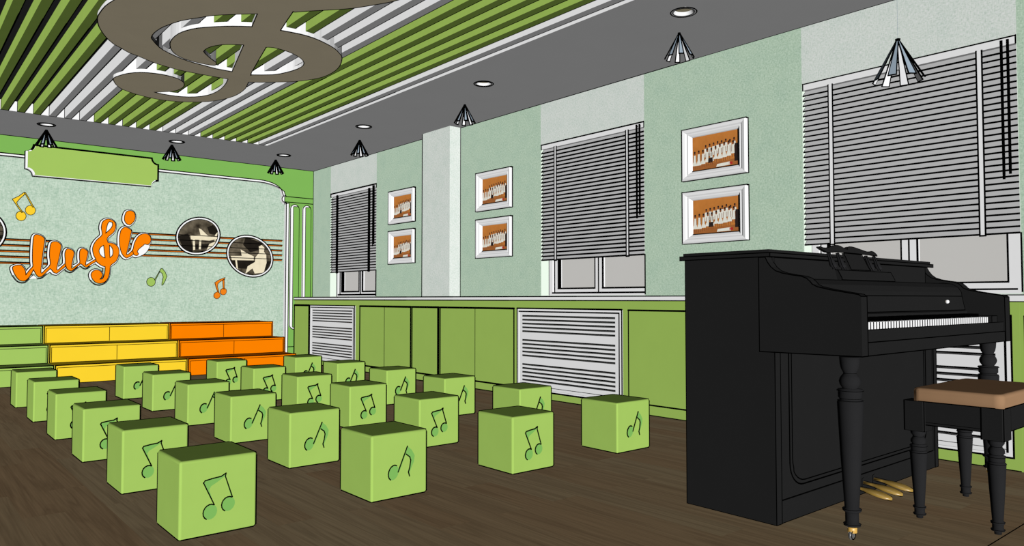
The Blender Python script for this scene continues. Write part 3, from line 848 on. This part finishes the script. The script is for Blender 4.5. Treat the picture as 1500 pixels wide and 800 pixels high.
def picture(yc, z0, label):
    root = empty('framed_photo', (XW, yc, z0), label, 'framed photo', 'white framed choir photos')
    r = lw(XW, yc)
    prof = [(0, 0), (0, .032), (.014, .042), (.04, .036), (.052, .026), (.066, .028), (.088, .012), (.095, 0)]
    a, c, z1 = yc - PW / 2, yc + PW / 2, z0 + PH
    f = MB(); ring = []
    for d, h in prof:
        dz = d * 0.80
        ring.append([(XW - h, c - d, z0 + dz), (XW - h, a + d, z0 + dz), (XW - h, a + d, z1 - dz), (XW - h, c - d, z1 - dz)])
    for i in range(len(prof) - 1):
        for k in range(4):
            k2 = (k + 1) % 4
            f.add([ring[i][k], ring[i][k2], ring[i + 1][k2], ring[i + 1][k]], [(0, 1, 2, 3)], M['white'])
    P = lambda y, z, h=.032: (XW - h, y, z)
    f.path([P(c, z0, .004), P(a, z0, .004), P(a, z1, .004)], r * .9); f.path([P(a, z1, .004), P(a, z1), P(c, z1), P(c, z0), P(c, z0, .004)], r * .9)
    zi0, zi1, ci, ai = z0 + .076, z1 - .076, c - .095, a + .095
    f.line(P(ci, zi0, .004), P(ai, zi0, .004), r * .8); f.line(P(ai, zi0, .004), P(ai, zi1, .004), r * .8)
    f.build('picture_frame', root, fix=False)
    p = MB(); X = XW - 0.003
    W, Hh = ci - ai, zi1 - zi0
    G = lambda u, v, k=0: Vector((X - .0003 * k, ci - u * W, zi0 + v * Hh))

    def poly(L, m, k): p.prism([L], lambda u, v: G(u, v, k), lambda u, v: G(u, v, k) + Vector((.0003, 0, 0)), M[m])
    poly([(0, 0), (1, 0), (1, 1), (0, 1)], 'ph_bg', 0)
    poly([(0, 0), (1, 0), (1, .2), (0, .14)], 'ph_fl', 1)
    rnd = random.Random(5)
    for i in range(8):                                                     # back row
        u = .30 + i * .088; t = .60 + .012 * i + rnd.uniform(-.02, .03)
        poly([(u - .03, t), (u + .03, t), (u + .036, t - .25), (u - .036, t - .25)], 'ph_wh', 1)
        poly(ellipse(u, t + .05, .019, .052, 0, 10), 'ph_sk', 1); poly(ellipse(u, t + .08, .019, .03, 0, 8), 'ph_dk', 2)
    for i in range(10):                                                    # front row in white dresses
        u = .05 + i * .094; top = .44 + .19 * i / 9 + rnd.uniform(-.03, .03); bot = .15 + .02 * i + rnd.uniform(-.02, .02); w = .046
        poly([(u - w * .45, top), (u + w * .45, top), (u + w * .6, (top + bot) / 2), (u + w * 1.15, bot), (u - w * 1.15, bot), (u - w * .6, (top + bot) / 2)], 'ph_wh', 3 + i % 2)
        for q in (-1, 1):
            poly([(u + q * w * .5, top - .02), (u + q * w * .75, top - .04), (u + q * w * .8, top - .2), (u + q * w * .6, top - .2)], 'ph_sk', 5)
            poly([(u + q * w * .45 - .006, bot), (u + q * w * .45 + .006, bot), (u + q * w * .45 + .006, bot - .10), (u + q * w * .45 - .006, bot - .10)], 'ph_sk', 5)
        poly(ellipse(u, top + .05, .021, .055, 0, 10), 'ph_sk', 5); poly(ellipse(u, top + .082, .021, .032, 0, 8), 'ph_dk', 6)
    poly([(.36, .33), (.45, .33), (.46, .18), (.35, .18)], 'ph_dk', 5)         # the boy's dark shorts
    poly([(.375, .60), (.385, .60), (.385, .36), (.375, .36)], 'ph_dk', 5); poly([(.425, .60), (.435, .60), (.435, .36), (.425, .36)], 'ph_dk', 5)
    poly([(.93, .62), (.99, .62), (1, .12), (.92, .12)], 'ph_dk', 5)
    poly([(.55, .11), (.82, .13), (.83, .04), (.53, .03)], 'ph_wh', 6)
    poly([(.8, .12), (.88, .12), (.88, .05), (.8, .05)], 'ph_rd', 6)
    p.build('photo_print', root)


for yc, where in ((8.688, 'stage-side window and pillar'), (6.69, 'pillar and middle window'), (3.70, 'middle window and piano window')):
    picture(yc, 2.035, 'upper white-framed choir photo between ' + where)
    picture(yc, 1.482, 'lower white-framed choir photo between ' + where)

# ------------------------------------------------------------------ ceiling battens and clef
pat = 'w' + 'g' * 5 + 'w' * 3 + 'g' * 5 + 'w' * 3 + 'g' * 5 + 'w' * 2
nth = 'first second third fourth fifth sixth seventh eighth ninth tenth eleventh twelfth thirteenth fourteenth fifteenth sixteenth seventeenth eighteenth nineteenth twentieth'.split()
cnt = {'w': 0, 'g': 0}
for i, k in enumerate(pat):
    x0_ = 3.884 - i * 0.1535; w = 0.068
    mm = M['bat_g'] if k == 'g' else M['trimwhite']
    b = MB(); b.box(x0_, x0_ + w, -1.0, OY - 0.012, HC + 0.001, HC + 0.112, mm)
    x_e = x0_ + w
    b.line((x_e, 3.0, HC + .001), (x_e, 6.5, HC + .001), .0036); b.line((x_e, 6.5, HC + .001), (x_e, OY - .012, HC + .001), .0058)
    b.line((x_e, -1.0, HC + .001), (x_e, 3.0, HC + .001), .0025)
    b.line((x0_, OY - .014, HC + .001), (x0_, OY - .014, HC + .112), .006); b.line((x0_, OY - .014, HC + .001), (x_e, OY - .014, HC + .001), .005)
    nm = 'green' if k == 'g' else 'white'
    tag(b.build('ceiling_batten'), '%s %s ceiling batten counting the %s ones from the window side' % (nth[cnt[k]], nm, nm), 'ceiling batten', nm + ' ceiling battens')
    cnt[k] += 1

OUT = [(1.181, 5.656), (1.159, 5.817), (1.158, 5.982), (1.165, 6.096), (1.196, 6.23), (1.235, 6.346), (1.304, 6.502), (1.387, 6.638), (1.457, 6.707), (1.539, 6.794), (1.606, 6.83), (1.762, 6.936), (1.902, 6.993), (2.05, 7.024), (2.23, 7.023), (2.353, 7.019), (2.439, 7.014), (2.475, 7.17), (2.504, 7.388), (2.501, 7.615), (2.45, 7.79), (2.352, 7.907), (2.234, 7.959), (2.105, 7.963), (2.034, 7.938), (2.143, 7.82), (2.191, 7.716), (2.203, 7.581), (2.184, 7.475), (2.146, 7.389), (2.073, 7.307), (1.966, 7.269), (1.862, 7.275), (1.759, 7.324), (1.68, 7.428), (1.632, 7.568), (1.613, 7.668), (1.624, 7.744), (1.681, 7.901), (1.772, 8.039), (1.92, 8.139), (2.06, 8.187), (2.195, 8.198), (2.319, 8.162), (2.433, 8.087), (2.519, 8.007), (2.597, 7.906), (2.657, 7.751), (2.695, 7.583), (2.701, 7.412), (2.684, 7.236), (2.655, 7.107), (2.623, 6.986), (2.706, 6.927), (2.841, 6.801), (2.945, 6.696), (3.03, 6.553), (3.08, 6.426), (3.1, 6.298), (3.09, 6.118), (3.054, 5.968), (3.003, 5.837), (2.952, 5.737), (2.894, 5.67), (2.808, 5.586), (2.688, 5.516), (2.572, 5.469), (2.45, 5.453), (2.298, 5.473), (2.22, 5.083), (2.227, 5.053), (2.321, 4.941), (2.424, 4.827), (2.509, 4.723), (2.575, 4.608), (2.643, 4.481), (2.68, 4.387),
       (2.74, 4.15), (2.75, 3.85), (2.70, 3.55), (2.58, 3.25), (2.40, 3.08), (2.22, 3.12), (2.02, 3.35), (1.89, 3.7), (1.84, 4.05), (1.86, 4.4), (1.88, 4.62), (1.72, 4.80), (1.5, 5.05), (1.32, 5.30), (1.22, 5.5)]
H1 = [(2.033, 5.259), (1.941, 5.346), (1.847, 5.443), (1.785, 5.519), (1.748, 5.585), (1.654, 5.752), (1.604, 5.914), (1.582, 6.014), (1.571, 6.158), (1.58, 6.269), (1.601, 6.332), (1.693, 6.486), (1.788, 6.583), (1.925, 6.677), (2.041, 6.724), (2.14, 6.745), (2.247, 6.770), (2.388, 6.764), (2.203, 5.981), (2.127, 6.033), (2.062, 6.096), (2.017, 6.19), (2.003, 6.281), (2.01, 6.364), (2.051, 6.43), (2.118, 6.514), (2.181, 6.582), (2.202, 6.628), (2.206, 6.665), (2.179, 6.690), (2.075, 6.695), (1.949, 6.665), (1.857, 6.594), (1.79, 6.492), (1.747, 6.376), (1.726, 6.288), (1.716, 6.173), (1.721, 6.05), (1.749, 5.938), (1.797, 5.833), (1.869, 5.742), (1.943, 5.66), (2.03, 5.587), (2.1, 5.539)]
H2 = [(2.365, 5.918), (2.41, 5.888), (2.495, 5.895), (2.592, 5.926), (2.698, 5.999), (2.768, 6.085), (2.804, 6.179), (2.809, 6.303), (2.776, 6.463), (2.709, 6.612), (2.562, 6.742), (2.537, 6.693)]
H3 = [(2.13, 4.52), (2.32, 4.32), (2.46, 4.02), (2.48, 3.72), (2.40, 3.47), (2.28, 3.44), (2.14, 3.64), (2.06, 3.98), (2.07, 4.3)]
b = MB(); CZ = HC - 0.04
loops = [smooth_loop(OUT, 2), smooth_loop(H1, 2), smooth_loop(H2, 2), smooth_loop(H3, 2)]
b.prism(loops, XY(CZ), XY(HC + 0.1), M['clef'], M['white'])
plain = MB(); plain.prism(loops, XY(CZ), XY(HC + 0.1), M['clef'], M['white'])
plain_o = plain.build('clef_cut')
cut = MB()
for i in range(len(pat)):
    x0_ = 3.884 - i * 0.1535; cut.box(x0_ - .008, x0_ + .068 + .008, -1.1, OY, HC - .007, HC + .2, M['white'])
cut_o = cut.build('batten_cut')
md = plain_o.modifiers.new('notches', 'BOOLEAN'); md.operation = 'DIFFERENCE'; md.solver = 'EXACT'; md.object = cut_o
dg = bpy.context.evaluated_depsgraph_get()
me = plain_o.evaluated_get(dg).to_mesh()
b = MB()
mats_ = [sl_.material for sl_ in plain_o.material_slots]
b.add([v.co.copy() for v in me.vertices], [list(p.vertices) for p in me.polygons], M['white'])
b.m = [mats_[p.material_index] if p.material_index < len(mats_) else M['white'] for p in me.polygons]
plain_o.evaluated_get(dg).to_mesh_clear()
for o_ in (plain_o, cut_o):
    m_ = o_.data; bpy.data.objects.remove(o_); bpy.data.meshes.remove(m_)
for l in loops: b.path([XY(CZ)(*p) for p in l], .0042, closed=True)
tag(b.build('ceiling_clef_panel'), 'large cream treble clef panel under the ceiling battens', 'ceiling decoration')

# ------------------------------------------------------------------ downlights and fan lamps


def downlight(x, y, label):
    root = empty('recessed_downlight', (x, y, HC), label, 'downlight', 'recessed downlights in the soffit')
    n = 28; r = lw(x, y)
    C = lambda R, z: [(x + R * math.cos(2 * math.pi * k / n), y + R * math.sin(2 * math.pi * k / n), z) for k in range(n)]
    f = MB(); A_, B_, D_ = C(.094, HC - .0005), C(.094, HC - .005), C(.077, HC - .005)
    for p, q, m in ((A_, B_, 'soffit'), (B_, D_, 'soffit')):
        f.add(p + q, [(k, (k + 1) % n, n + (k + 1) % n, n + k) for k in range(n)], M[m], True)
    f.path(B_, r * .8, closed=True); f.path(D_, r * .6, closed=True)
    f.build('ring', root)
    g = MB(); E_ = C(.066, HC + .022)
    g.add(D_ + E_, [(k, (k + 1) % n, n + (k + 1) % n, n + k) for k in range(n)], M['white'], True)
    g.build('reflector', root)
    h = MB(); h.add(E_ + [(x, y, HC + .022)], [(k, (k + 1) % n, n) for k in range(n)], M['lens']); h.build('lens', root)


for x, y, lb in ((1.472, 10.437, 'round recessed downlight in the soffit before the green sign'), (2.968, 10.447, 'round recessed downlight between green sign end and corner downlight'), (4.450, 10.430, 'round recessed downlight in the soffit corner near the pilaster'),
                 (4.447, 8.057, 'round recessed downlight in the soffit before the pillar'), (4.447, 5.684, 'round recessed downlight in the soffit near the middle window'), (4.445, 3.303, 'round recessed downlight largest in view, nearest the piano')):
    downlight(x, y, lb)


def fan_lamp(x, y, z, label, wire=0.0, ph=0.0):
    root = empty('spotlight_cluster', (x, y, z), label, 'lamp', 'fan shaped ceiling lamps')
    r = lw(x, y) * .95
    c = MB(); c.lathe([(.010, z - .014), (.012, z - .004), (.012, z)], x, y, M['ink'], 10)
    if wire: c.line((x, y, z), (x, y, z + wire), .0007, M['steel'], n=6)
    c.build('lamp_cap', root)
    Hh, R = 0.20, 0.112
    for k in range(8):
        t = 2 * math.pi * k / 8 + ph
        e = Vector((math.cos(t), math.sin(t), 0)); s = Vector((-math.sin(t), math.cos(t), 0))
        top = Vector((x, y, z - .006)) + e * .006; bot = Vector((x, y, z - Hh)) + e * R
        n_out = (e * Hh + Vector((0, 0, R))).normalized()
        w0, w1 = .003, .018
        b = MB(); q = [top - s * w0, top + s * w0, bot + s * w1, bot - s * w1]
        b.add(q, [(0, 1, 2, 3)], M['steel'])
        b.add([v - n_out * .003 for v in q], [(3, 2, 1, 0)], M['shade'])
        b.path([v - n_out * .0015 for v in q], r * .95, closed=True)
        b.build('lamp_blade', root, fix=False)


for x, y, lb, ph in ((1.521, 10.775, 'fan shaped lamp above the green sign', .3), (2.984, 10.722, 'fan shaped lamp just past the end of the green sign', .35), (4.512, 10.871, 'fan shaped lamp in the ceiling corner above the pilaster', .2),
                     (4.794, 8.790, 'fan shaped lamp above the stage-side window', .1), (4.779, 6.438, 'fan shaped lamp in front of the pillar top', .25), (4.774, 3.592, 'fan shaped lamp under the largest downlight', .0)):
    fan_lamp(x, y, HC, lb, 0, ph)
p4 = at(1315, 57, 0, 3.72)
fan_lamp(p4.x, p4.y, p4.z, 'fan shaped lamp hanging in front of the piano window blind', HC - p4.z, .15)

# ------------------------------------------------------------------ piano
PL, PR, PF, PB = 3.03, 4.835, 1.776, 2.255
piano = empty('upright_piano', ((PL + PR) / 2, (PF + PB) / 2, 0), 'black upright piano with turned front legs standing before the window wall', 'piano')
MP = M['piano']; rp = .0024
b = MB(); b.box(PL + .045, PR - .045, PF + .03, PB, .0, 1.185, MP); b.build('case', piano)
for sx0 in (PL, PR - .045):
    b = MB(); b.prism([[(PF, 0), (PF, .768), (1.822, .768), (1.822, 1.187), (PB, 1.187), (PB, 0)]], YZ(sx0), YZ(sx0 + .045), MP)
    boxlines(b, sx0, sx0 + .045, PF, PB, 0, .766, rp, 'ghiec'); b.line((sx0, PB, 0), (sx0, PB, 1.187), rp)
    b.build('side_panel', piano)
prof = [(1.85, .762), (1.85, 1.187), (1.817, 1.187)] + [(1.806, 1.165), (1.79, 1.143), (1.768, 1.125), (1.735, 1.113), (1.69, 1.104), (1.645, 1.097), (1.622, 1.088), (1.606, 1.074), (1.596, 1.062), (1.575, 1.051), (1.52, 1.038), (1.40, 1.017), (1.39, 1.010), (1.388, .765)]
for sx0, sx1 in ((PL - .002, PL + .050), (4.757, 4.832)):
    b = MB(); b.prism([prof], YZ(sx0), YZ(sx1), MP)
    q_ = prof[1:-1] if sx0 < 4 else prof[1:]
    b.path([YZ(sx0)(*p) for p in q_], rp); b.path([YZ(sx0)(*p) for p in (prof[-1], prof[0], prof[1])], rp)
    b.path([YZ(sx1)(*p) for p in prof[2:]], rp)
    for p in (prof[-1], prof[-2]): b.line(YZ(sx0)(*p), YZ(sx1)(*p), rp)
    b.build('arm', piano)
b = MB()
lx0, lx1, ly0, ly1 = PL - .016, PR + .004, 1.785, 2.275
b.prism([[(lx0, ly0), (lx1, ly0), (lx1, ly1), (lx0, ly1)]], XY(1.188), XY(1.206), MP)
li = .012
b.prism([[(lx0 + li, ly0 + li), (lx1 - li, ly0 + li), (lx1 - li, ly1 - li), (lx0 + li, ly1 - li)]], XY(1.206), XY(1.222), MP)
boxlines(b, lx0, lx1, ly0, ly1, 1.188, 1.206, rp, 'hi')
b.build('lid', piano)
b = MB(); b.box(PL + .05, 4.76, 1.80, 1.82, 1.088, 1.187, MP); b.line((PL + .05, 1.80, 1.187), (4.76, 1.80, 1.187), rp); b.line((4.757, 1.80, 1.088), (4.757, 1.80, 1.187), rp); b.build('upper_panel', piano)
# key lid: a curved board over the keys
fb = [(1.80, 1.088), (1.70, 1.091), (1.652, 1.084), (1.622, 1.064), (1.605, 1.036), (1.603, 1.014), (1.588, .936), (1.60, .93), (1.80, .93)]
b = MB(); b.prism([fb], YZ(PL + .056), YZ(4.756), MP)
for p in (fb[0], fb[5], fb[6]): b.line(YZ(PL + .056)(*p), YZ(4.756)(*p), rp)
b.path([YZ(4.754)(*p) for p in fb[:7]], rp); fall = b.build('key_lid', piano)
k = at(1385, 442, 1, 1.597)
b = MB(); b.ball((k.x, 1.588, k.z), .0105, .0105, .0105, M['white']); b.line((k.x, 1.588, k.z), (k.x, 1.60, k.z), .006, M['brass']); b.build('knob', fall)
b = MB(); b.box(PL + .056, 4.756, 1.392, 1.80, .765, .820, MP); boxlines(b, PL + .056, 4.756, 1.392, 1.8, .765, .82, rp, 'acfghi'); b.build('key_bed', piano)
b = MB(); b.box(PL + .056, 4.756, 1.398, 1.424, .820, .871, MP); b.line((PL + .056, 1.398, .871), (4.756, 1.398, .871), rp * .6); b.build('key_slip', piano)
KX0, KX1, KY = 3.175, 4.668, 1.445
for a, c in ((PL + .056, KX0 - .004), (KX1 + .004, 4.756)):
    b = MB(); b.box(a, c, 1.428, 1.60, .82, .905, MP); boxlines(b, a, c, 1.428, 1.6, .82, .905, rp * .7, 'cfg'); b.build('key_block', piano)
b = MB(); b.box(KX0 - .004, KX1 + .004, 1.55, 1.60, .82, .93, MP); b.build('key_backing', piano)
kp = (KX1 - KX0) / 52
for i in range(52):
    x = KX0 + i * kp
    b = MB(); b.box(x + .0065, x + kp - .0045, KY, 1.55, .835, .899, M['key'])
    b.box(x - .0045, x + .0065, KY + .0004, 1.55, .835, .8988, M['ink'])
    b.build('white_key', piano)
for i in range(51):
    if (i + 5) % 7 in (0, 1, 3, 4, 5):
        x = KX0 + (i + 1) * kp
        b = MB(); b.box(x - .007, x + .007, 1.475, 1.55, .899, .918, M['ink']); b.build('black_key', piano)
# lower panel with a rounded bead, bottom rail
b = MB(); b.box(PL + .045, PR - .045, 1.788, 1.81, .098, .765, MP); b.line((PL + .045, 1.788, .098), (PR - .045, 1.788, .098), rp)
bl = [(3.165, .765), (3.165, .27)] + arc(3.285, .255, .12, .112, 180, 270, 8) + arc(4.58, .255, .12, .112, 270, 360, 8) + [(4.70, .765)]
lp = b.build('lower_panel', piano)
b = MB(); b.path([X2(1.787)(*p) for p in bl], .0036)
b.path([X2(1.787)(x + (.024 if x < 3.9 else -.024) * (1 if z > .2 else .6), z + (.018 if z < .3 else 0)) for x, z in bl], .0028)
b.build('panel_bead', lp)
b = MB(); b.box(PL + .045, PR - .045, 1.779, 1.81, 0, .098, MP); b.line((PL + .045, 1.779, 0), (PR - .045, 1.779, 0), rp); b.build('bottom_rail', piano)


def leg_profile(v0, k, rows):
    return [(w / 2 * k, max(0, 1 - (v - 437.7) * v0)) for v, w in rows]


PLEG = [(523, 28.5), (533, 27), (540, 24), (545, 19), (547, 17), (549, 21), (553, 27), (558, 30), (563, 28), (567, 23), (569, 20), (570, 34), (572, 36), (573, 33), (575, 33), (582, 33), (583.5, 29), (585, 29), (586.5, 34), (589, 36), (660, 29.5), (742, 19.6), (743.5, 25), (745.5, 26), (747.5, 22), (748.5, 18.4), (764, 18.4), (765, 23), (767.5, 23), (769, 17)]
prof_p = leg_profile(.002857, .002885, PLEG)
for lx in (3.105, 4.755):
    ly = 1.477
    g = MB(); g.lathe(prof_p[::-1], lx, ly, M['ebony'], 24)
    for i in (4, 10, 12, 16, 18, 22, 27):
        rr, zz = prof_p[i]
        g.path([(lx + (rr + .0005) * math.cos(2 * math.pi * q / 20), ly + (rr + .0005) * math.sin(2 * math.pi * q / 20), zz) for q in range(20)], .0012, closed=True)
    leg = g.build('leg', piano)
    g = MB(); g.lathe([(.019, .029), (.019, .056)], lx, ly, M['brass'], 18); g.build('ferrule', leg)
    g = MB(); g.ball((lx - .008, ly, .0195), .0195, .011, .0195, M['caster']); g.path([(lx - .008 + .018 * math.cos(q * .5236), ly - .009, .0205 + .018 * math.sin(q * .5236)) for q in range(12)], .0022, closed=True)
    g.line((lx - .006, ly - .009, .016), (lx + .004, ly - .004, .034), .005, M['caster'], n=6); g.line((lx - .004, ly + .004, .014), (lx + .006, ly, .032), .003, M['ink'])
    g.build('caster', leg)
for px_ in (3.745, 3.866, 3.987):
    g = MB(); rows_ = [(1.776, .011, .056), (1.735, .012, .053), (1.715, .018, .051), (1.69, .031, .048), (1.66, .038, .044), (1.63, .038, .039), (1.608, .030, .035), (1.592, .018, .032), (1.586, .006, .031)]
    vs, fs, n = [], [], 10
    for y_, w_, z_ in rows_:
        hh = .006 + .0065 * min(1, max(0, (w_ - .011) / .027))
        vs += [(px_ + w_ * math.cos(2 * math.pi * q / n), y_, z_ + .002 + hh * math.sin(2 * math.pi * q / n)) for q in range(n)]
    for i in range(len(rows_) - 1):
        for q in range(n):
            a_, c_ = i * n + q, i * n + (q + 1) % n; fs.append((a_, c_, c_ + n, a_ + n))
    fs += [tuple(range(n)), tuple(len(vs) - n + q for q in range(n))]
    g.add(vs, fs, M['pedal'], True)
    g.path([(px_ - w_ * .7, y_, z_ - .006) for y_, w_, z_ in rows_], .0016); g.path([(px_ + w_ * .6, y_, z_ + .010) for y_, w_, z_ in rows_], .0014)
    g.line((px_ - .014, 1.778, .03), (px_ - .014, 1.778, .078), .0016); g.line((px_ - .014, 1.778, .078), (px_ + .004, 1.778, .082), .0016)
    g.build('pedal', piano)
# music desk: a sloping base rail, four balusters, a middle panel and a carved crest
TK = lambda L, y: [(at(1180 + u / 6.818, 340 + v / 6.818, 1, y).x, at(1180 + u / 6.818, 340 + v / 6.818, 1, y).z) for u, v in L]
desk = MB(); dx0, dx1 = 3.475, 4.055
basep = [(1.683, 1.090), (1.683, 1.098), (1.703, 1.137), (1.716, 1.139), (1.706, 1.090)]
desk.prism([basep], YZ(dx0), YZ(dx1), MP)
desk.path([YZ(dx0)(*p) for p in basep[:4]], rp * .9); desk.path([YZ(dx1)(*p) for p in basep[:4]], rp * .9)
for p in (basep[0], basep[2]): desk.line(YZ(dx0)(*p), YZ(dx1)(*p), rp * .9)
desk_o = desk.build('music_desk', piano)
YC, YBt = 1.795, 1.728                                # the desk leans back over the lid
lean = lambda x, z: Vector((x, YBt + (z - 1.138) * (YC - YBt) / .11, z))
lean2 = lambda x, z: lean(x, z) + Vector((0, .016, 0))
cr = smooth_loop(TK([(138, 152), (152, 143), (182, 157), (222, 157), (252, 150), (290, 137), (332, 130), (370, 140), (408, 170), (428, 172), (432, 155), (462, 145), (502, 150), (560, 174), (612, 196), (642, 199), (660, 192), (686, 200), (697, 225), (690, 243), (640, 232), (400, 208), (280, 200), (200, 206), (168, 188), (148, 170)], YC), 2)
b = MB(); b.prism([cr], lean, lean2, MP); b.path([lean(*p) for p in cr], rp * .8, closed=True); b.build('desk_crest', desk_o)
top = TK([(380, 210), (560, 228)], YC - .01); bot = TK([(655, 385), (465, 376)], YBt)
b = MB(); b.prism([top + bot], lambda x, z: lean(x, z) + Vector((0, .003, 0)), lambda x, z: lean(x, z) + Vector((0, .012, 0)), MP)
b.path([lean(*p) for p in top + bot], rp * .8, closed=True); b.build('desk_panel', desk_o)
for (u0, v0), (u1, v1) in (((228, 205), (312, 372)), ((322, 208), (402, 374)), ((602, 236), (690, 390)), ((682, 242), (766, 388))):
    (xa, za), = TK([(u0, v0)], YC - .01); (xb, zb_), = TK([(u1, v1)], YBt)
    b = MB(); n = 12; rows_ = [(.0075, 0), (.008, .15), (.0095, .3), (.014, .52), (.0175, .72), (.0165, .84), (.009, .90), (.011, .95), (.012, 1.0)]
    vs, fs = [], []
    for r_, t_ in rows_:
        c_ = lean(xa + (xb - xa) * t_, za + (zb_ - za) * t_)
        vs += [(c_.x + r_ * math.cos(2 * math.pi * q / n), c_.y + .006 + r_ * math.sin(2 * math.pi * q / n), c_.z) for q in range(n)]
    for i in range(len(rows_) - 1):
        for q in range(n): fs.append((i * n + q, i * n + (q + 1) % n, (i + 1) * n + (q + 1) % n, (i + 1) * n + q))
    b.add(vs, fs, M['ebony'], True)
    for sg in (-1, 1): b.path([lean(xa + (xb - xa) * t_ + sg * r_ * .9, za + (zb_ - za) * t_) for r_, t_ in rows_], .0017)
    b.build('desk_baluster', desk_o)

# ------------------------------------------------------------------ bench
BX0, BX1, BY0, BY1 = 3.60, 4.262, 1.063, 1.468
bench = empty('piano_bench', ((BX0 + BX1) / 2, (BY0 + BY1) / 2, 0), 'black turned-leg piano bench with tan padded seat in front of piano', 'bench')
MBk = M['piano']; rb = .0023
bw = .092
b = MB()
b.box(BX0 + .01, BX1 - .01, BY0 + .012, BY1 - .012, .43, .532, MBk)
for y_ in (BY0 + .012, BY1 - .012): b.line((BX0 + .01, y_, .43), (BX1 - .01, y_, .43), rb)
b.line((BX0 + .01, BY0 + .012, .43), (BX0 + .01, BY1 - .012, .43), rb); b.line((BX0 + .01, BY0 + .012, .532), (BX1 - .01, BY0 + .012, .532), rb)
b.line((BX0 + .01, BY0 + .012, .442), (BX0 + .01, BY1 - .012, .442), rb * .5)
b.build('apron', bench)
BLEG = [(645, 23), (651, 21.5), (654, 17), (656, 15), (658, 18), (661, 22), (665, 22), (668, 17), (669, 24), (671, 24.5), (672, 22.5), (677, 22.5), (678, 20), (679, 24), (681, 25), (720, 20.5), (765, 14.5), (766, 18), (768, 18.5), (769, 15), (776, 15), (777, 18), (779, 17.5), (780, 10), (784.5, 9.5)]
prof_b = leg_profile(.002888, .00289, BLEG)
for lx, ly in ((BX0 + bw / 2, BY0 + bw / 2), (BX1 - bw / 2, BY0 + bw / 2), (BX0 + bw / 2, BY1 - bw / 2), (BX1 - bw / 2, BY1 - bw / 2)):
    h = bw / 2
    g = MB(); g.prism([[(lx - h + .008, ly - h), (lx + h - .008, ly - h), (lx + h, ly - h + .008), (lx + h, ly + h - .008), (lx + h - .008, ly + h), (lx - h + .008, ly + h), (lx - h, ly + h - .008), (lx - h, ly - h + .008)]], XY(.400), XY(.534), MBk)
    boxlines(g, lx - h + .003, lx + h - .003, ly - h + .003, ly + h - .003, .400, .534, rb, '')
    g.lathe([(r_, z_) for r_, z_ in prof_b[::-1]], lx, ly, M['ebony'], 22)
    for i in (3, 7, 9, 12, 14, 17, 21):
        rr, zz = prof_b[i]
        g.path([(lx + (rr + .0005) * math.cos(2 * math.pi * q / 18), ly + (rr + .0005) * math.sin(2 * math.pi * q / 18), zz) for q in range(18)], .0012, closed=True)
    g.build('leg', bench)
bm = bmesh.new(); bmesh.ops.create_cube(bm, size=1.0)
cx0, cx1, cy0, cy1, cz0, cz1 = BX0 + .006, BX1 - .006, BY0 + .006, BY1 - .035, .534, .594
for v in bm.verts:
    v.co = Vector(((cx0 + cx1) / 2 + v.co.x * (cx1 - cx0), (cy0 + cy1) / 2 + v.co.y * (cy1 - cy0), (cz0 + cz1) / 2 + v.co.z * (cz1 - cz0)))
ed = [e for e in bm.edges if abs(e.verts[0].co.z - e.verts[1].co.z) > .01]
bmesh.ops.bevel(bm, geom=ed, offset=.035, segments=6, profile=.5, affect='EDGES')
ed = [e for e in bm.edges if all(abs(v.co.z - cz1) < 1e-5 for v in e.verts)]
bmesh.ops.bevel(bm, geom=ed, offset=.016, segments=5, profile=.5, affect='EDGES')
bm.verts.index_update()
g = MB(); g.add([v.co.copy() for v in bm.verts], [[v.index for v in f.verts] for f in bm.faces], M['cushion'], True)
for i, f in enumerate(bm.faces):
    if f.calc_area() > .015: g.sm[i] = False
bm.free()
g.path([(cx0, cy1 - .03, cz0 + .001), (cx0, cy0 + .03, cz0 + .001), (cx0 + .03, cy0, cz0 + .001), (cx1 - .03, cy0, cz0 + .001)], rb)
g.line((cx0 + .035, cy1 - .003, cz1 - .004), (cx1 - .03, cy1 - .003, cz1 - .004), rb * .7)
g.line((cx0 + .002, cy1 - .03, cz0), (cx0 + .002, cy1 - .03, cz1 - .012), rb * .6)
g.build('seat_cushion', bench)

# ------------------------------------------------------------------ light


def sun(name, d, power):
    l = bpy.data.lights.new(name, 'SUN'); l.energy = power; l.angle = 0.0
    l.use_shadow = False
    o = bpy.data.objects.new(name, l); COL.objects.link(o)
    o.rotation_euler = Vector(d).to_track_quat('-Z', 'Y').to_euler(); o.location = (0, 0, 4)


th = math.atan(SIDE / FRONT)
sun('flat_front_sun', (math.sin(th), math.cos(th), 0), math.pi / math.cos(th))  # added shadowless sun, evenly lights upright faces turned to the open end
sun('added_down_fill', (0, 0, -1), math.pi * (DOWN - .015))  # added shadowless fill through the ceiling, lights floor and tops evenly
sun('added_up_fill', (0, 0, 1), math.pi * (UP - .012))  # added shadowless fill from below the floor, lights soffit and undersides
sun('back_fill', (-math.sin(th), -math.cos(th), 0), math.pi * 0.2)
w = bpy.data.worlds.new('room_ambient'); SC.world = w; w.use_nodes = True
bg = w.node_tree.nodes['Background']; bg.inputs['Color'].default_value = (1, 1, 1, 1); bg.inputs['Strength'].default_value = 0.05
SC.cycles.diffuse_bounces = 0
SC.cycles.glossy_bounces = 1
SC.view_settings.view_transform = 'Standard'
SC.view_settings.look = 'None'
SC.view_settings.gamma = 1.0
SC.view_settings.exposure = 0.0
SC.view_settings.use_curve_mapping = False
